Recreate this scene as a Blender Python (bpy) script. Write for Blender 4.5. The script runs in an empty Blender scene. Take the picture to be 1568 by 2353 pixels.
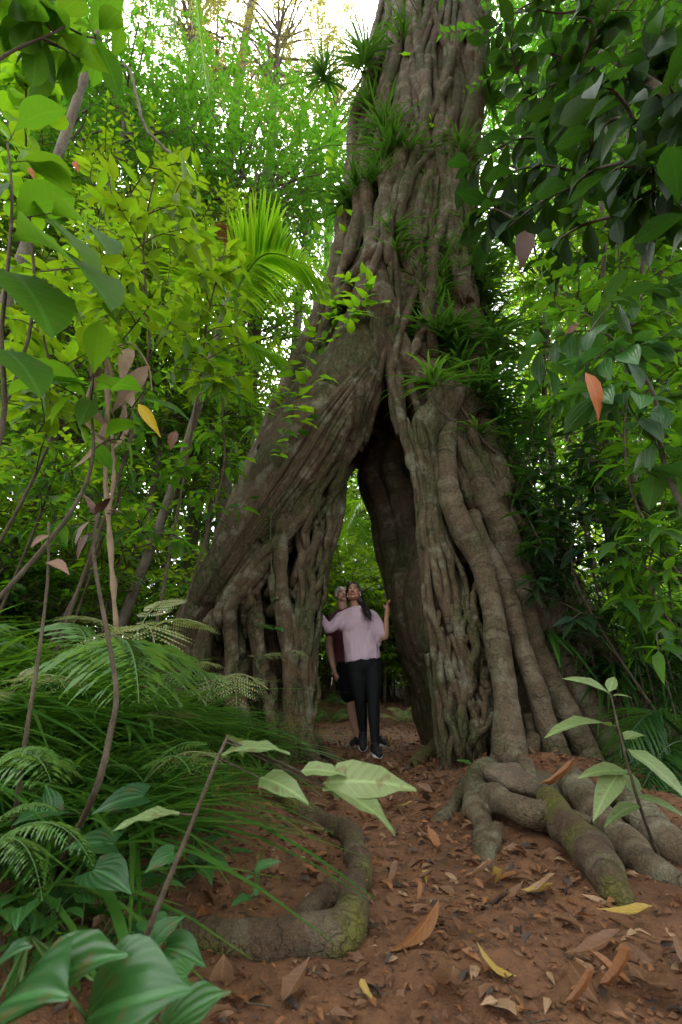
import bpy, math, random
import numpy as np
from mathutils import Vector, Matrix
R_ = math.radians
rng = np.random.default_rng(7)
random.seed(7)
SC = bpy.context.scene
COL = SC.collection

# ------------------------------------------------------------------ camera
PITCH = R_(20.9); CAMZ = 0.65; FPX = 1045.8
cam = bpy.data.cameras.new('camera'); camo = bpy.data.objects.new('camera', cam); COL.objects.link(camo)
camo.location = (0, 0, CAMZ); camo.rotation_euler = (R_(90) + PITCH, 0, 0)
cam.sensor_fit = 'VERTICAL'; cam.sensor_height = 36; cam.sensor_width = 24; cam.lens = 16
cam.clip_start = 0.02; cam.clip_end = 2000
cam.dof.use_dof = True; cam.dof.focus_distance = 4.9; cam.dof.aperture_fstop = 5.0
SC.camera = camo
# ------------------------------------------------------------------ sky, sun, exposure
SUN_EL, SUN_AZ = 58, -28        # azimuth measured from +Y (view direction) towards +X
w = bpy.data.worlds.new('World'); SC.world = w; w.use_nodes = True
nt = w.node_tree; nt.nodes.clear()
sky = nt.nodes.new('ShaderNodeTexSky'); sky.sky_type = 'NISHITA'; sky.sun_disc = False
sky.sun_elevation = R_(SUN_EL); sky.sun_rotation = R_(SUN_AZ); sky.dust_density = 3.0
hs = nt.nodes.new('ShaderNodeHueSaturation'); hs.inputs['Saturation'].default_value = 0.08
bg = nt.nodes.new('ShaderNodeBackground'); bg.inputs['Strength'].default_value = 0.15
wo = nt.nodes.new('ShaderNodeOutputWorld')
nt.links.new(sky.outputs[0], hs.inputs['Color']); nt.links.new(hs.outputs[0], bg.inputs[0]); nt.links.new(bg.outputs[0], wo.inputs[0])
sl = bpy.data.lights.new('sun', 'SUN'); sl.energy = 1.5; sl.angle = R_(14); sl.color = (1, .95, .86)
so = bpy.data.objects.new('sun', sl); COL.objects.link(so)
sd = Vector((math.sin(R_(SUN_AZ)) * math.cos(R_(SUN_EL)), math.cos(R_(SUN_AZ)) * math.cos(R_(SUN_EL)), math.sin(R_(SUN_EL))))
so.rotation_euler = sd.to_track_quat('Z', 'Y').to_euler()
vs = SC.view_settings
SC.display_settings.display_device = 'sRGB'
vs.view_transform = 'Standard'; vs.look = 'None'; vs.gamma = 1; vs.use_curve_mapping = False
vs.exposure = 2.7
cy = SC.cycles
cy.max_bounces = 8; cy.diffuse_bounces = 5; cy.glossy_bounces = 2; cy.transmission_bounces = 4; cy.transparent_max_bounces = 8
cy.caustics_reflective = False; cy.caustics_refractive = False; cy.sample_clamp_indirect = 6
cy.use_denoising = True

# ------------------------------------------------------------------ helpers
CP, SP = math.cos(PITCH), math.sin(PITCH)
def ray(px, py):
    x = (px - 784) / FPX; u = (1176.5 - py) / FPX
    return np.array([x, CP - u * SP, SP + u * CP])
def W(px, py, Y):                       # the point at world depth Y on a sight line of the photograph
    d = ray(px, py); return np.array([0, 0, CAMZ]) + d * (Y / d[1])
def ax(px, py, Y):                      # metres per photo pixel there
    return Y / ray(px, py)[1] / FPX
def WG(px, py):                         # where a sight line meets the ground
    d = ray(px, py)
    for Y in np.arange(.3, 14, .01):
        p = np.array([0, 0, CAMZ]) + d * (Y / d[1])
        if p[2] <= gz(p[0], p[1]): return p
    return p

def _h(i, j, k, s):
    n = (i * 374761393 + j * 668265263 + k * 2147483647 + s * 974634777) & 0xFFFFFFFF
    n = ((n ^ (n >> 13)) * 1274126177) & 0xFFFFFFFF
    return ((n ^ (n >> 16)) & 0xFFFF) / 65535.0
def vnoise(p, s=0):                     # value noise, p (N,3) -> (N,) in -1..1
    p = np.asarray(p, float); f = np.floor(p); i = f.astype(np.int64); t = p - f; t = t * t * (3 - 2 * t)
    r = 0
    for a in (0, 1):
        for b in (0, 1):
            for c in (0, 1):
                wgt = (t[:, 0] if a else 1 - t[:, 0]) * (t[:, 1] if b else 1 - t[:, 1]) * (t[:, 2] if c else 1 - t[:, 2])
                r = r + wgt * _h(i[:, 0] + a, i[:, 1] + b, i[:, 2] + c, s)
    return r * 2 - 1
def fbm(p, o=3, s=0):
    p = np.asarray(p, float); r = 0; a = 1
    for k in range(o): r = r + a * vnoise(p * 2 ** k, s + k); a *= .5
    return r
def sstep(x, a, b):
    t = np.clip((x - a) / (b - a), 0, 1); return t * t * (3 - 2 * t)
def nrm(v):
    v = np.asarray(v, float); return v / np.maximum(np.linalg.norm(v, axis=-1, keepdims=True), 1e-9)

class MB:                               # collects quads and triangles of ONE mesh
    def __init__(s): s.v = []; s.q = []; s.t = []; s.lf = []; s.mq = []; s.mt = []; s.n = 0
    def add(s, v, q=None, t=None, lf=None, m=0):
        v = np.asarray(v, float).reshape(-1, 3); s.v.append(v)
        s.lf.append(np.zeros((len(v), 3)) if lf is None else np.asarray(lf, float))
        if q is not None and len(q): q = np.asarray(q) + s.n; s.q.append(q); s.mq.append(np.full(len(q), m))
        if t is not None and len(t): t = np.asarray(t) + s.n; s.t.append(t); s.mt.append(np.full(len(t), m))
        s.n += len(v); return s
    def mesh(s, name, mats, smooth=True):
        v = np.concatenate(s.v); lf = np.concatenate(s.lf)
        q = np.concatenate(s.q) if s.q else np.zeros((0, 4), int); t = np.concatenate(s.t) if s.t else np.zeros((0, 3), int)
        me = bpy.data.meshes.new(name); me.vertices.add(len(v)); me.vertices.foreach_set('co', v.ravel().astype(np.float32))
        L = np.concatenate([q.ravel(), t.ravel()]).astype(np.int32)
        me.loops.add(len(L)); me.loops.foreach_set('vertex_index', L)
        nq, ntr = len(q), len(t); me.polygons.add(nq + ntr)
        st = np.concatenate([np.arange(nq) * 4, nq * 4 + np.arange(ntr) * 3]).astype(np.int32)
        me.polygons.foreach_set('loop_start', st)
        mi = np.concatenate(s.mq + s.mt) if (s.mq or s.mt) else np.zeros(0)
        me.polygons.foreach_set('material_index', mi.astype(np.int32))
        me.polygons.foreach_set('use_smooth', np.full(nq + ntr, smooth))
        a = me.attributes.new('lf', 'FLOAT_VECTOR', 'POINT'); a.data.foreach_set('vector', lf.ravel().astype(np.float32))
        me.update(calc_edges=True)
        for m in (mats if isinstance(mats, (list, tuple)) else [mats]): me.materials.append(m)
        return me
    def obj(s, name, mats, parent=None, smooth=True, **kw):
        return link(name, s.mesh(name, mats, smooth), parent, **kw)
def link(name, data, parent=None, loc=None, label=None, cat=None, group=None, kind=None, rot=None, scale=None):
    o = bpy.data.objects.new(name, data); COL.objects.link(o)
    if parent is not None: o.parent = parent
    if loc is not None: o.location = [float(c) for c in loc]
    if rot is not None: o.rotation_euler = rot
    if scale is not None: o.scale = (scale,) * 3 if np.isscalar(scale) else scale
    return tag(o, label, cat, group, kind)
def tag(o, label=None, cat=None, group=None, kind=None):
    if label: o['label'] = label
    if cat: o['category'] = cat
    if group: o['group'] = group
    if kind: o['kind'] = kind
    return o
def empty(name, loc, label, cat, group=None, rz=0, scale=1):
    return link(name, None, None, loc, label, cat, group, None, (0, 0, rz), scale)
def copy_tree(o, loc=None, rz=None, scale=None, label=None, rot=None):
    kids = [c for c in o.children]
    c = o.copy(); COL.objects.link(c)
    if loc is not None: c.location = [float(a) for a in loc]
    if rz is not None: c.rotation_euler = (0, 0, rz)
    if rot is not None: c.rotation_euler = rot
    if scale is not None: c.scale = (scale,) * 3 if np.isscalar(scale) else scale
    if label: c['label'] = label
    for k in kids:
        d = k.copy(); COL.objects.link(d); d.parent = c
        for g in k.children:
            e = g.copy(); COL.objects.link(e); e.parent = d
    return c

def spline(P, n):                       # Catmull-Rom through P, (k,d) -> (n,d)
    P = np.asarray(P, float); k = len(P)
    if k == 2: return P[0] + (P[1] - P[0]) * np.linspace(0, 1, n)[:, None]
    E = np.vstack([2 * P[0] - P[1], P, 2 * P[-1] - P[-2]])
    s = np.linspace(0, k - 1 - 1e-6, n); i = s.astype(int); t = (s - i)[:, None]
    a, b, c, d = E[i], E[i + 1], E[i + 2], E[i + 3]
    return .5 * (2 * b + (c - a) * t + (2 * a - 5 * b + 4 * c - d) * t ** 2 + (3 * b - a - 3 * c + d) * t ** 3)
def tube(mb, P, r, seg=8, m=0, cap=True, rnd=0., flat=1., wob=0., seed=0):
    P = np.asarray(P, float); n = len(P); r = np.broadcast_to(np.asarray(r, float), (n,))
    T = nrm(np.gradient(P, axis=0)); up = np.array([0, 0, 1.]) if abs(T[0][2]) < .9 else np.array([0, 1., 0])
    N = np.zeros_like(P); b = nrm(np.cross(T[0], up))
    for i in range(n):
        b = nrm(b - T[i] * np.dot(b, T[i])); N[i] = b
    B = np.cross(T, N); a = np.linspace(0, 2 * np.pi, seg, endpoint=False)
    rr = r[:, None] * np.ones(seg)
    V = P[:, None] + rr[..., None] * (np.cos(a)[None, :, None] * N[:, None] + flat * np.sin(a)[None, :, None] * B[:, None])
    if wob:
        k = vnoise(V.reshape(-1, 3) / (r.mean() * 1.6) + seed * 9.1, seed).reshape(n, seg)
        V = P[:, None] + (V - P[:, None]) * (1 + wob * k)[..., None]
    s = np.concatenate([[0], np.cumsum(np.linalg.norm(np.diff(P, axis=0), axis=1))])
    lf = np.stack(np.broadcast_arrays(s[:, None], (a / 6.283)[None], np.array(rnd)), -1)
    i = np.arange(n - 1)[:, None] * seg; j = np.arange(seg)[None]; k = (j + 1) % seg
    q = np.stack([i + j, i + k, i + seg + k, i + seg + j], -1).reshape(-1, 4)
    V = V.reshape(-1, 3); lf = lf.reshape(-1, 3); t = None
    if cap:
        V = np.vstack([V, P[0], P[-1]]); lf = np.vstack([lf, [0, 0, rnd], [s[-1], 0, rnd]])
        j = np.arange(seg); k = (j + 1) % seg; c0 = n * seg
        t = np.vstack([np.stack([k, j, np.full(seg, c0)], -1), np.stack([c0 - seg + j, c0 - seg + k, np.full(seg, c0 + 1)], -1)])
    mb.add(V, q, t, lf, m)
def ball(mb, c, rad, rot=None, seg=14, rings=9, m=0):
    u = np.linspace(0, np.pi, rings + 1); a = np.linspace(0, 2 * np.pi, seg, endpoint=False)
    V = np.stack([np.sin(u)[:, None] * np.cos(a), np.sin(u)[:, None] * np.sin(a), np.cos(u)[:, None] * np.ones(seg)], -1).reshape(-1, 3) * np.asarray(rad, float)
    if rot is not None: V = V @ np.asarray(rot).T
    i = np.arange(rings)[:, None] * seg; j = np.arange(seg)[None]; k = (j + 1) % seg
    mb.add(V + np.asarray(c), np.stack([i + j, i + seg + j, i + seg + k, i + k], -1).reshape(-1, 4), None, None, m)
def fuse(mb, voxel, smooth_n=4, disp=(), lines=None):      # union of everything in mb, as one skin
    me = mb.mesh('tmp', []); o = bpy.data.objects.new('tmp', me); COL.objects.link(o)
    m = o.modifiers.new('r', 'REMESH'); m.mode = 'VOXEL'; m.voxel_size = voxel; m.use_smooth_shade = True
    if smooth_n:
        m = o.modifiers.new('s', 'SMOOTH'); m.factor = .5; m.iterations = smooth_n
    dg = bpy.context.evaluated_depsgraph_get(); dg.update()
    out = bpy.data.meshes.new_from_object(o.evaluated_get(dg)); bpy.data.objects.remove(o); bpy.data.meshes.remove(me)
    n = len(out.vertices); co = np.empty(n * 3, np.float32); out.vertices.foreach_get('co', co); co = co.reshape(-1, 3).astype(float)
    if disp:
        no = np.empty(n * 3, np.float32); out.vertices.foreach_get('normal', no); no = no.reshape(-1, 3)
        d = 0
        for (sc, amp, o_, sd_) in disp: d = d + amp * fbm(co * np.asarray(sc), o_, sd_)
        co = co + no * d[:, None]; out.vertices.foreach_set('co', co.ravel().astype(np.float32)); out.update()
    out.polygons.foreach_set('use_smooth', np.ones(len(out.polygons), bool))
    if lines:                           # length along the nearest strand, for rings in the bark
        from mathutils.kdtree import KDTree
        P = np.concatenate([l for l in lines]); U = np.concatenate([np.concatenate([[0], np.cumsum(np.linalg.norm(np.diff(l, axis=0), axis=1))]) + 7.3 * k for k, l in enumerate(lines)])
        T = np.concatenate([nrm(np.gradient(l, axis=0)) for l in lines]); I = np.concatenate([np.full(len(l), (k * .37) % 1) for k, l in enumerate(lines)])
        kd = KDTree(len(P))
        for i, c in enumerate(P): kd.insert(c, i)
        kd.balance(); near = np.array([kd.find(c)[1] for c in co])
        u = U[near] + ((co - P[near]) * T[near]).sum(1)
        a = out.attributes.new('lf', 'FLOAT_VECTOR', 'POINT'); a.data.foreach_set('vector', np.stack([u, 0 * u, I[near]], -1).ravel().astype(np.float32))
    return out

def mesh_into(mb, me):                  # add a fused mesh to a collector, with its 'lf' attribute
    n = len(me.vertices); co = np.empty(n * 3, np.float32); me.vertices.foreach_get('co', co); lf = np.zeros(n * 3, np.float32)
    if 'lf' in me.attributes: me.attributes['lf'].data.foreach_get('vector', lf)
    L = np.empty(len(me.loops), np.int32); me.loops.foreach_get('vertex_index', L); tot = np.empty(len(me.polygons), np.int32); st = tot.copy()
    me.polygons.foreach_get('loop_total', tot); me.polygons.foreach_get('loop_start', st)
    q = L[st[tot == 4][:, None] + np.arange(4)]; t = L[st[tot == 3][:, None] + np.arange(3)]
    mb.add(co.reshape(-1, 3), q, t, lf.reshape(-1, 3)); bpy.data.meshes.remove(me)

# ------------------------------------------------------------------ leaves
def leaf_tpl(n=4, shape='ovate', wd=.45, fold=.22, droop=.25, wav=0., across=1):
    t = np.linspace(0, 1, n + 1)
    if shape == 'ovate': pw = np.sin(np.pi * t ** .72) ** .85 * (1 - .25 * t)
    elif shape == 'obovate': pw = np.sin(np.pi * t ** 1.35) ** .9
    elif shape == 'lance': pw = np.sin(np.pi * t ** .8) ** 1.1 * (1 - .2 * t)
    elif shape == 'heart': pw = np.clip(np.sin(np.pi * (t * .93 + .07) ** .6) ** .8, 0, 1) * (1 - t ** 6)
    elif shape == 'round': pw = np.sqrt(np.clip(1 - (2 * t - 1) ** 2, 0, 1))
    elif shape == 'strap': pw = np.clip(1.15 - t ** 2.2, 0, 1) * np.clip(t * 12 + .45, 0, 1)
    pw = np.maximum(pw, .02) * wd / 2
    c = np.linspace(-1, 1, 2 * across + 1)
    V = np.zeros((n + 1, len(c), 3)); V[..., 0] = pw[:, None] * c
    V[..., 1] = t[:, None]; V[..., 2] = fold * np.abs(V[..., 0]) * 1.2 - droop * t[:, None] ** 2
    V[..., 1] -= .12 * droop * t[:, None] ** 2
    if shape == 'heart': V[..., 1] -= (.16 * np.abs(c)[None] * (1 - t[:, None]) ** 4)
    if wav: V[..., 2] += wav * np.sin(t[:, None] * 15 + 2 * np.sign(c)) * np.abs(c)[None] * wd * .5
    k = len(c); i = np.arange(n)[:, None] * k; j = np.arange(k - 1)[None]
    q = np.stack([i + j, i + j + 1, i + k + j + 1, i + k + j], -1).reshape(-1, 4)
    uv = np.stack([np.broadcast_to(t[:, None], (n + 1, k)), np.broadcast_to(c[None], (n + 1, k)) * pw[:, None] / (wd / 2)], -1)
    return V.reshape(-1, 3), q, uv.reshape(-1, 2)
_rv = np.array([[0, 0, 0], [-.5, .45, .1], [.5, .45, .1], [0, 1, -.15]])
def rhomb(wd=.45): return _rv * np.array([wd, 1, 1]), np.array([[0, 2, 3, 1]]), np.array([[0, 0], [.45, -1], [.45, 1], [1, 0]])
def put_leaves(mb, tpl, pos, dr, up, size, m=0, rnd=None):
    V, q, uv = tpl; N = len(pos)
    if N == 0: return
    pos = np.asarray(pos, float); y = nrm(np.broadcast_to(np.asarray(dr, float), pos.shape)); x = nrm(np.cross(y, nrm(up) + 1e-4)); z = np.cross(x, y)
    M = np.stack([x, y, z], 1) * np.broadcast_to(np.asarray(size, float), (N,))[:, None, None]
    A = np.einsum('vk,nkd->nvd', V, M) + np.asarray(pos)[:, None]
    rn = rng.random(N) if rnd is None else np.broadcast_to(rnd, (N,))
    lf = np.concatenate([np.broadcast_to(uv, (N,) + uv.shape), np.broadcast_to(rn[:, None, None], (N, len(V), 1))], -1)
    Q = (q[None] + (np.arange(N) * len(V))[:, None, None]).reshape(-1, 4)
    mb.add(A.reshape(-1, 3), Q, None, lf.reshape(-1, 3), m)
def rdir(n, up=0.0, flat=1.0):
    v = rng.normal(size=(n, 3)); v[:, 2] = v[:, 2] * flat + up; return nrm(v)

# ------------------------------------------------------------------ materials
def newmat(name):
    m = bpy.data.materials.new(name); m.use_nodes = True; t = m.node_tree; t.nodes.clear(); return m, t
class NT:
    def __init__(s, t): s.t = t
    def n(s, typ, **kw):
        nd = s.t.nodes.new(typ)
        for k, v in kw.items():
            if k.startswith('_'): setattr(nd, k[1:], v)
            else:
                i = int(k[1:]) if k[0] == 'i' and k[1:].isdigit() else k.replace('__', ' ')
                if hasattr(v, 'is_output') or isinstance(v, bpy.types.NodeSocket): s.t.links.new(v, nd.inputs[i])
                else: nd.inputs[i].default_value = v
        return nd
    def math(s, op, a, b=0., c=0.): return s.n('ShaderNodeMath', _operation=op, i0=a, i1=b, i2=c).outputs[0]
    def mix(s, f, a, b):
        nd = s.t.nodes.new('ShaderNodeMix'); nd.data_type = 'RGBA'
        for i, v in ((0, f), (6, a), (7, b)):
            if isinstance(v, bpy.types.NodeSocket): s.t.links.new(v, nd.inputs[i])
            else: nd.inputs[i].default_value = v if i == 0 else (*v[:3], 1)
        return nd.outputs[2]
    def ramp(s, f, stops, interp='LINEAR'):
        nd = s.t.nodes.new('ShaderNodeValToRGB'); s.t.links.new(f, nd.inputs[0]); cr = nd.color_ramp; cr.interpolation = interp
        while len(cr.elements) < len(stops): cr.elements.new(.5)
        for e, (p, c) in zip(cr.elements, stops): e.position = p; e.color = (*((c,) * 3 if np.isscalar(c) else c), 1)
        return nd.outputs[0]
    def noise(s, vec, scale, detail=3, rough=.55): return s.n('ShaderNodeTexNoise', Vector=vec, Scale=scale, Detail=detail, Roughness=rough).outputs[0]
    def out(s, sh): s.n('ShaderNodeOutputMaterial', Surface=sh)

def leafmat(name, cols, trans, tf=.45, rough=.42, vein=.35, spots=0., nveins=9, spec=.4, along=False):
    m, t = newmat(name); k = NT(t)
    at = k.n('ShaderNodeAttribute', _attribute_name='lf'); sx = k.n('ShaderNodeSeparateXYZ', Vector=at.outputs['Vector'])
    u, v, r = sx.outputs
    n = len(cols); c = k.ramp(r, [(i / max(n - 1, 1), cols[i]) for i in range(n)])
    av = k.math('ABSOLUTE', v)
    bump = None
    if vein:
        side = k.math('SINE', k.math('MULTIPLY', k.math('SUBTRACT', u, k.math('MULTIPLY', av, .22)), nveins * 6.283))
        if along:                       # veins that run from base to tip
            vn = k.math('DIVIDE', v, k.math('MAXIMUM', k.math('SINE', k.math('ADD', k.math('MULTIPLY', u, 2.85), .2)), .08))
            side = k.math('COSINE', k.math('MULTIPLY', vn, 18.85))
        sv = k.math('GREATER_THAN', side, .93 if nveins > 5 else .985)
        mid = k.math('LESS_THAN', av, .07)
        ve = k.math('MAXIMUM', mid, k.math('MULTIPLY', sv, .55))
        c = k.mix(k.math('MULTIPLY', ve, vein), c, tuple(min(1, a * 2.4 + .03) for a in cols[n // 2]))
        bump = k.n('ShaderNodeBump', Strength=.35, Distance=.004, Height=k.math('SUBTRACT', k.math('MULTIPLY', side, -.45 if along else .18), ve)).outputs[0]
    tc = k.n('ShaderNodeTexCoord').outputs['Object']
    nz = k.noise(tc, 14., 2)
    c = k.mix(k.math('MULTIPLY', nz, .4), c, tuple(a * .6 for a in cols[0]))
    tcol = k.mix(r, trans, tuple(a * b for a, b in zip(trans, (1.25, .95, .8))))
    if spots:
        sp = k.ramp(k.noise(tc, 42., 2), [(.60, 0.), (.66, 1.)])
        c = k.mix(k.math('MULTIPLY', sp, spots), c, (.11, .05, .018))
    p = k.n('ShaderNodeBsdfPrincipled', Base__Color=c, Roughness=rough)
    p.inputs['Specular IOR Level'].default_value = spec
    if bump: t.links.new(bump, p.inputs['Normal'])
    tr = k.n('ShaderNodeBsdfTranslucent', Color=tcol)
    k.out(k.n('ShaderNodeMixShader', i0=tf, i1=p.outputs[0], i2=tr.outputs[0]).outputs[0]); return m

def barkmat(name, c1, c2, moss=.4, lich=.4, rings=0., bump=.5, scale=1., stretch=(1, 1, .35), red=None, stain=None, pale=.2, mossc=(.04, .052, .014)):
    m, t = newmat(name); k = NT(t)
    tc = k.n('ShaderNodeTexCoord').outputs['Object']
    st = k.n('ShaderNodeMapping', Vector=tc); st.inputs['Scale'].default_value = stretch
    a = k.noise(st.outputs[0], 9 * scale, 6, .65); b = k.noise(tc, 2.2 * scale, 4); f = k.noise(st.outputs[0], 45 * scale, 3, .7)
    c = k.mix(k.ramp(a, [(.3, 0.), (.7, 1.)]), c1, c2)
    if stain:                           # soil splashed and rubbed onto the lower wood
        zz = k.math('ADD', k.n('ShaderNodeSeparateXYZ', Vector=tc).outputs[2], k.math('MULTIPLY', b, 1.6))
        c = k.mix(k.ramp(k.math('MULTIPLY', zz, .2), [(.24, .85), (.62, 0.)]), c, k.mix(a, tuple(x * .6 for x in stain), stain))
    if red: c = k.mix(k.ramp(k.noise(tc, 1.1, 3), [(.42, 0.), (.6, 1.)]), c, red)
    g = k.noise(tc, 130 * scale, 2, .7)
    cr = k.n('ShaderNodeTexVoronoi', Vector=k.n('ShaderNodeVectorMath', _operation='ADD', i0=st.outputs[0], i1=k.n('ShaderNodeVectorMath', _operation='SCALE', i0=k.n('ShaderNodeTexNoise', Vector=tc, Scale=20.).outputs[1], Scale=.08).outputs[0]).outputs[0], Scale=16. * scale, _feature='DISTANCE_TO_EDGE').outputs[0]
    ck = k.math('MULTIPLY', k.ramp(cr, [(.0, 1.), (.09, 0.)]), k.ramp(b, [(.4, 0.), (.6, 1.)]))
    c = k.mix(k.math('MULTIPLY', k.ramp(f, [(.42, 0.), (.7, 1.)]), .6), c, tuple(x * .4 for x in c1))
    c = k.mix(k.math('MULTIPLY', k.ramp(g, [(.5, 0.), (.75, 1.)]), .55), c, tuple(min(1, x * 1.7) for x in c2))
    c = k.mix(k.math('MULTIPLY', ck, .55), c, tuple(x * .3 for x in c1))
    li = k.ramp(k.noise(tc, 5 * scale, 5, .7), [(.52, 0.), (.62, 1.)])
    c = k.mix(k.math('MULTIPLY', li, lich), c, (.20, .205, .145))
    mo = k.math('MULTIPLY', k.ramp(b, [(.47, 0.), (.62, 1.)]), k.ramp(f, [(.3, .2), (.6, 1.)]))
    c = k.mix(k.math('MULTIPLY', mo, moss), c, mossc)
    h = k.math('SUBTRACT', k.math('ADD', k.math('MULTIPLY', a, 1.0), k.math('ADD', k.math('MULTIPLY', f, .6), k.math('MULTIPLY', g, .25))), k.math('MULTIPLY', ck, .5))
    if rings:
        at = k.n('ShaderNodeAttribute', _attribute_name='lf'); u = k.n('ShaderNodeSeparateXYZ', Vector=at.outputs['Vector']).outputs[0]
        uu = k.math('ADD', u, k.math('MULTIPLY', k.noise(tc, 7., 4), .16))
        rv = k.n('ShaderNodeTexNoise', _noise_dimensions='1D', W=uu, Scale=30., Detail=2.).outputs[0]
        rc = k.ramp(rv, [(.27, 1.), (.33, 0.)])
        c = k.mix(k.math('MULTIPLY', k.math('MULTIPLY', rc, k.ramp(b, [(.35, .1), (.6, 1.)])), .45), c, tuple(x * .3 for x in c1))
        lv = k.ramp(k.n('ShaderNodeTexNoise', _noise_dimensions='1D', W=uu, Scale=9., Detail=1.).outputs[0], [(.55, 0.), (.7, 1.)])
        c = k.mix(k.math('MULTIPLY', lv, pale), c, (.23, .2, .14))
        h = k.math('SUBTRACT', h, k.math('MULTIPLY', rc, rings))
    bp = k.n('ShaderNodeBump', Strength=bump, Distance=.03, Height=h)
    p = k.n('ShaderNodeBsdfPrincipled', Base__Color=c, Roughness=.85, Normal=bp.outputs[0]); p.inputs['Specular IOR Level'].default_value = .25
    k.out(p.outputs[0]); return m
def plain(name, col, rough=.7, spec=.3, nz=.0, nscale=30., bump=0., sss=0.):
    m, t = newmat(name); k = NT(t); c = (*col, 1); kw = {}
    tc = k.n('ShaderNodeTexCoord').outputs['Object']
    f = k.noise(tc, nscale, 3)
    c = k.mix(f, tuple(a * (1 - nz) for a in col), tuple(min(1, a * (1 + nz)) for a in col))
    p = k.n('ShaderNodeBsdfPrincipled', Base__Color=c, Roughness=rough); p.inputs['Specular IOR Level'].default_value = spec
    if bump: t.links.new(k.n('ShaderNodeBump', Strength=bump, Distance=.01, Height=f).outputs[0], p.inputs['Normal'])
    if sss: p.inputs['Subsurface Weight'].default_value = sss; p.inputs['Subsurface Radius'].default_value = (.02, .008, .005); p.inputs['Subsurface Scale'].default_value = .3
    k.out(p.outputs[0]); return m

# ------------------------------------------------------------------ ground
def xc(y): return np.interp(y, [0, 1.5, 3.3, 4.8, 6, 8, 10], [.75, .62, .5, .32, .33, .55, 1.2])
def gz(x, y, fine=False):
    x = np.asarray(x, float); y = np.asarray(y, float); sh = np.broadcast(x, y).shape
    X = np.broadcast_to(x, sh).ravel(); Y = np.broadcast_to(y, sh).ravel()
    c = xc(Y); hw = np.interp(Y, [0, 2, 3.5, 4.8, 6, 9], [.9, .7, .45, .45, .55, 1.0])
    L = np.clip(c - hw - X, 0, 50); Rr = np.clip(X - c - hw, 0, 50)
    z = .62 * sstep(L, .05, 2.2) + .04 * L + .05 * sstep(Rr, 0, .5) + .03 * np.clip(Rr - 1, 0, 40)
    z = z * (1 - .75 * np.exp(-((X + .9) / .9) ** 2 - ((Y - 4.7) / 1.1) ** 2))
    z = z + .13 * np.exp(-((X - 1.35) / .75) ** 2 - ((Y - 3.5) / .7) ** 2)
    z = z + .30 * sstep(Y - .5 * np.abs(X - .4), 7.2, 10.5) + .05 * np.clip(Y - 10, 0, 60)
    P = np.stack([X, Y, 0 * X], -1)
    z = z + .03 * fbm(P * 1.3, 2, 3)
    if fine: z = z + .012 * fbm(P * 9, 3, 5) + .006 * np.abs(fbm(P * 34, 2, 8)) * (1 + 1.0 * sstep(L + Rr, 0, .4))
    z = z.reshape(sh)
    return z if sh else float(z)
def axis(a, b, d, lo, hi, nout=26):
    mid = np.arange(a, b, d); g = np.geomspace(d, 1, nout)
    return np.concatenate([a - np.geomspace(d, a - lo, nout)[::-1], mid, b + np.geomspace(d, hi - b, nout) - d + d * .01])
gx = axis(-2.6, 3.4, .02, -150, 150); gy = axis(.75, 6.4, .02, -60, 200)
GX, GY = np.meshgrid(gx, gy); GZ = gz(GX, GY, True)
mb = MB(); n1, n2 = len(gy), len(gx)
i = np.arange(n1 - 1)[:, None] * n2; j = np.arange(n2 - 1)[None]
mb.add(np.stack([GX, GY, GZ], -1), np.stack([i + j, i + j + 1, i + n2 + j + 1, i + n2 + j], -1).reshape(-1, 4))
def dirtmat():
    m, t = newmat('red_dirt'); k = NT(t); tc = k.n('ShaderNodeTexCoord').outputs['Object']
    a = k.noise(tc, 3., 5, .6); b = k.noise(tc, 26., 5, .7); f = k.noise(tc, 110., 3, .7)
    c = k.mix(k.ramp(a, [(.35, 0.), (.65, 1.)]), (.105, .045, .020), (.175, .080, .037))
    c = k.mix(k.ramp(b, [(.4, 0.), (.7, .8)]), c, (.062, .027, .014))
    c = k.mix(k.ramp(f, [(.62, 0.), (.75, .7)]), c, (.2, .11, .065))
    h = k.math('ADD', k.math('MULTIPLY', b, .8), k.math('MULTIPLY', f, .5))
    bp = k.n('ShaderNodeBump', Strength=.7, Distance=.02, Height=h)
    rr = k.ramp(a, [(.3, .6), (.7, .95)])
    p = k.n('ShaderNodeBsdfPrincipled', Base__Color=c, Roughness=rr, Normal=bp.outputs[0]); p.inputs['Specular IOR Level'].default_value = .3
    k.out(p.outputs[0]); return m
M_dirt = dirtmat()
mb.obj('ground', M_dirt, kind='structure', label='reddish brown dirt ground with trodden path under the fig tree')

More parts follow.
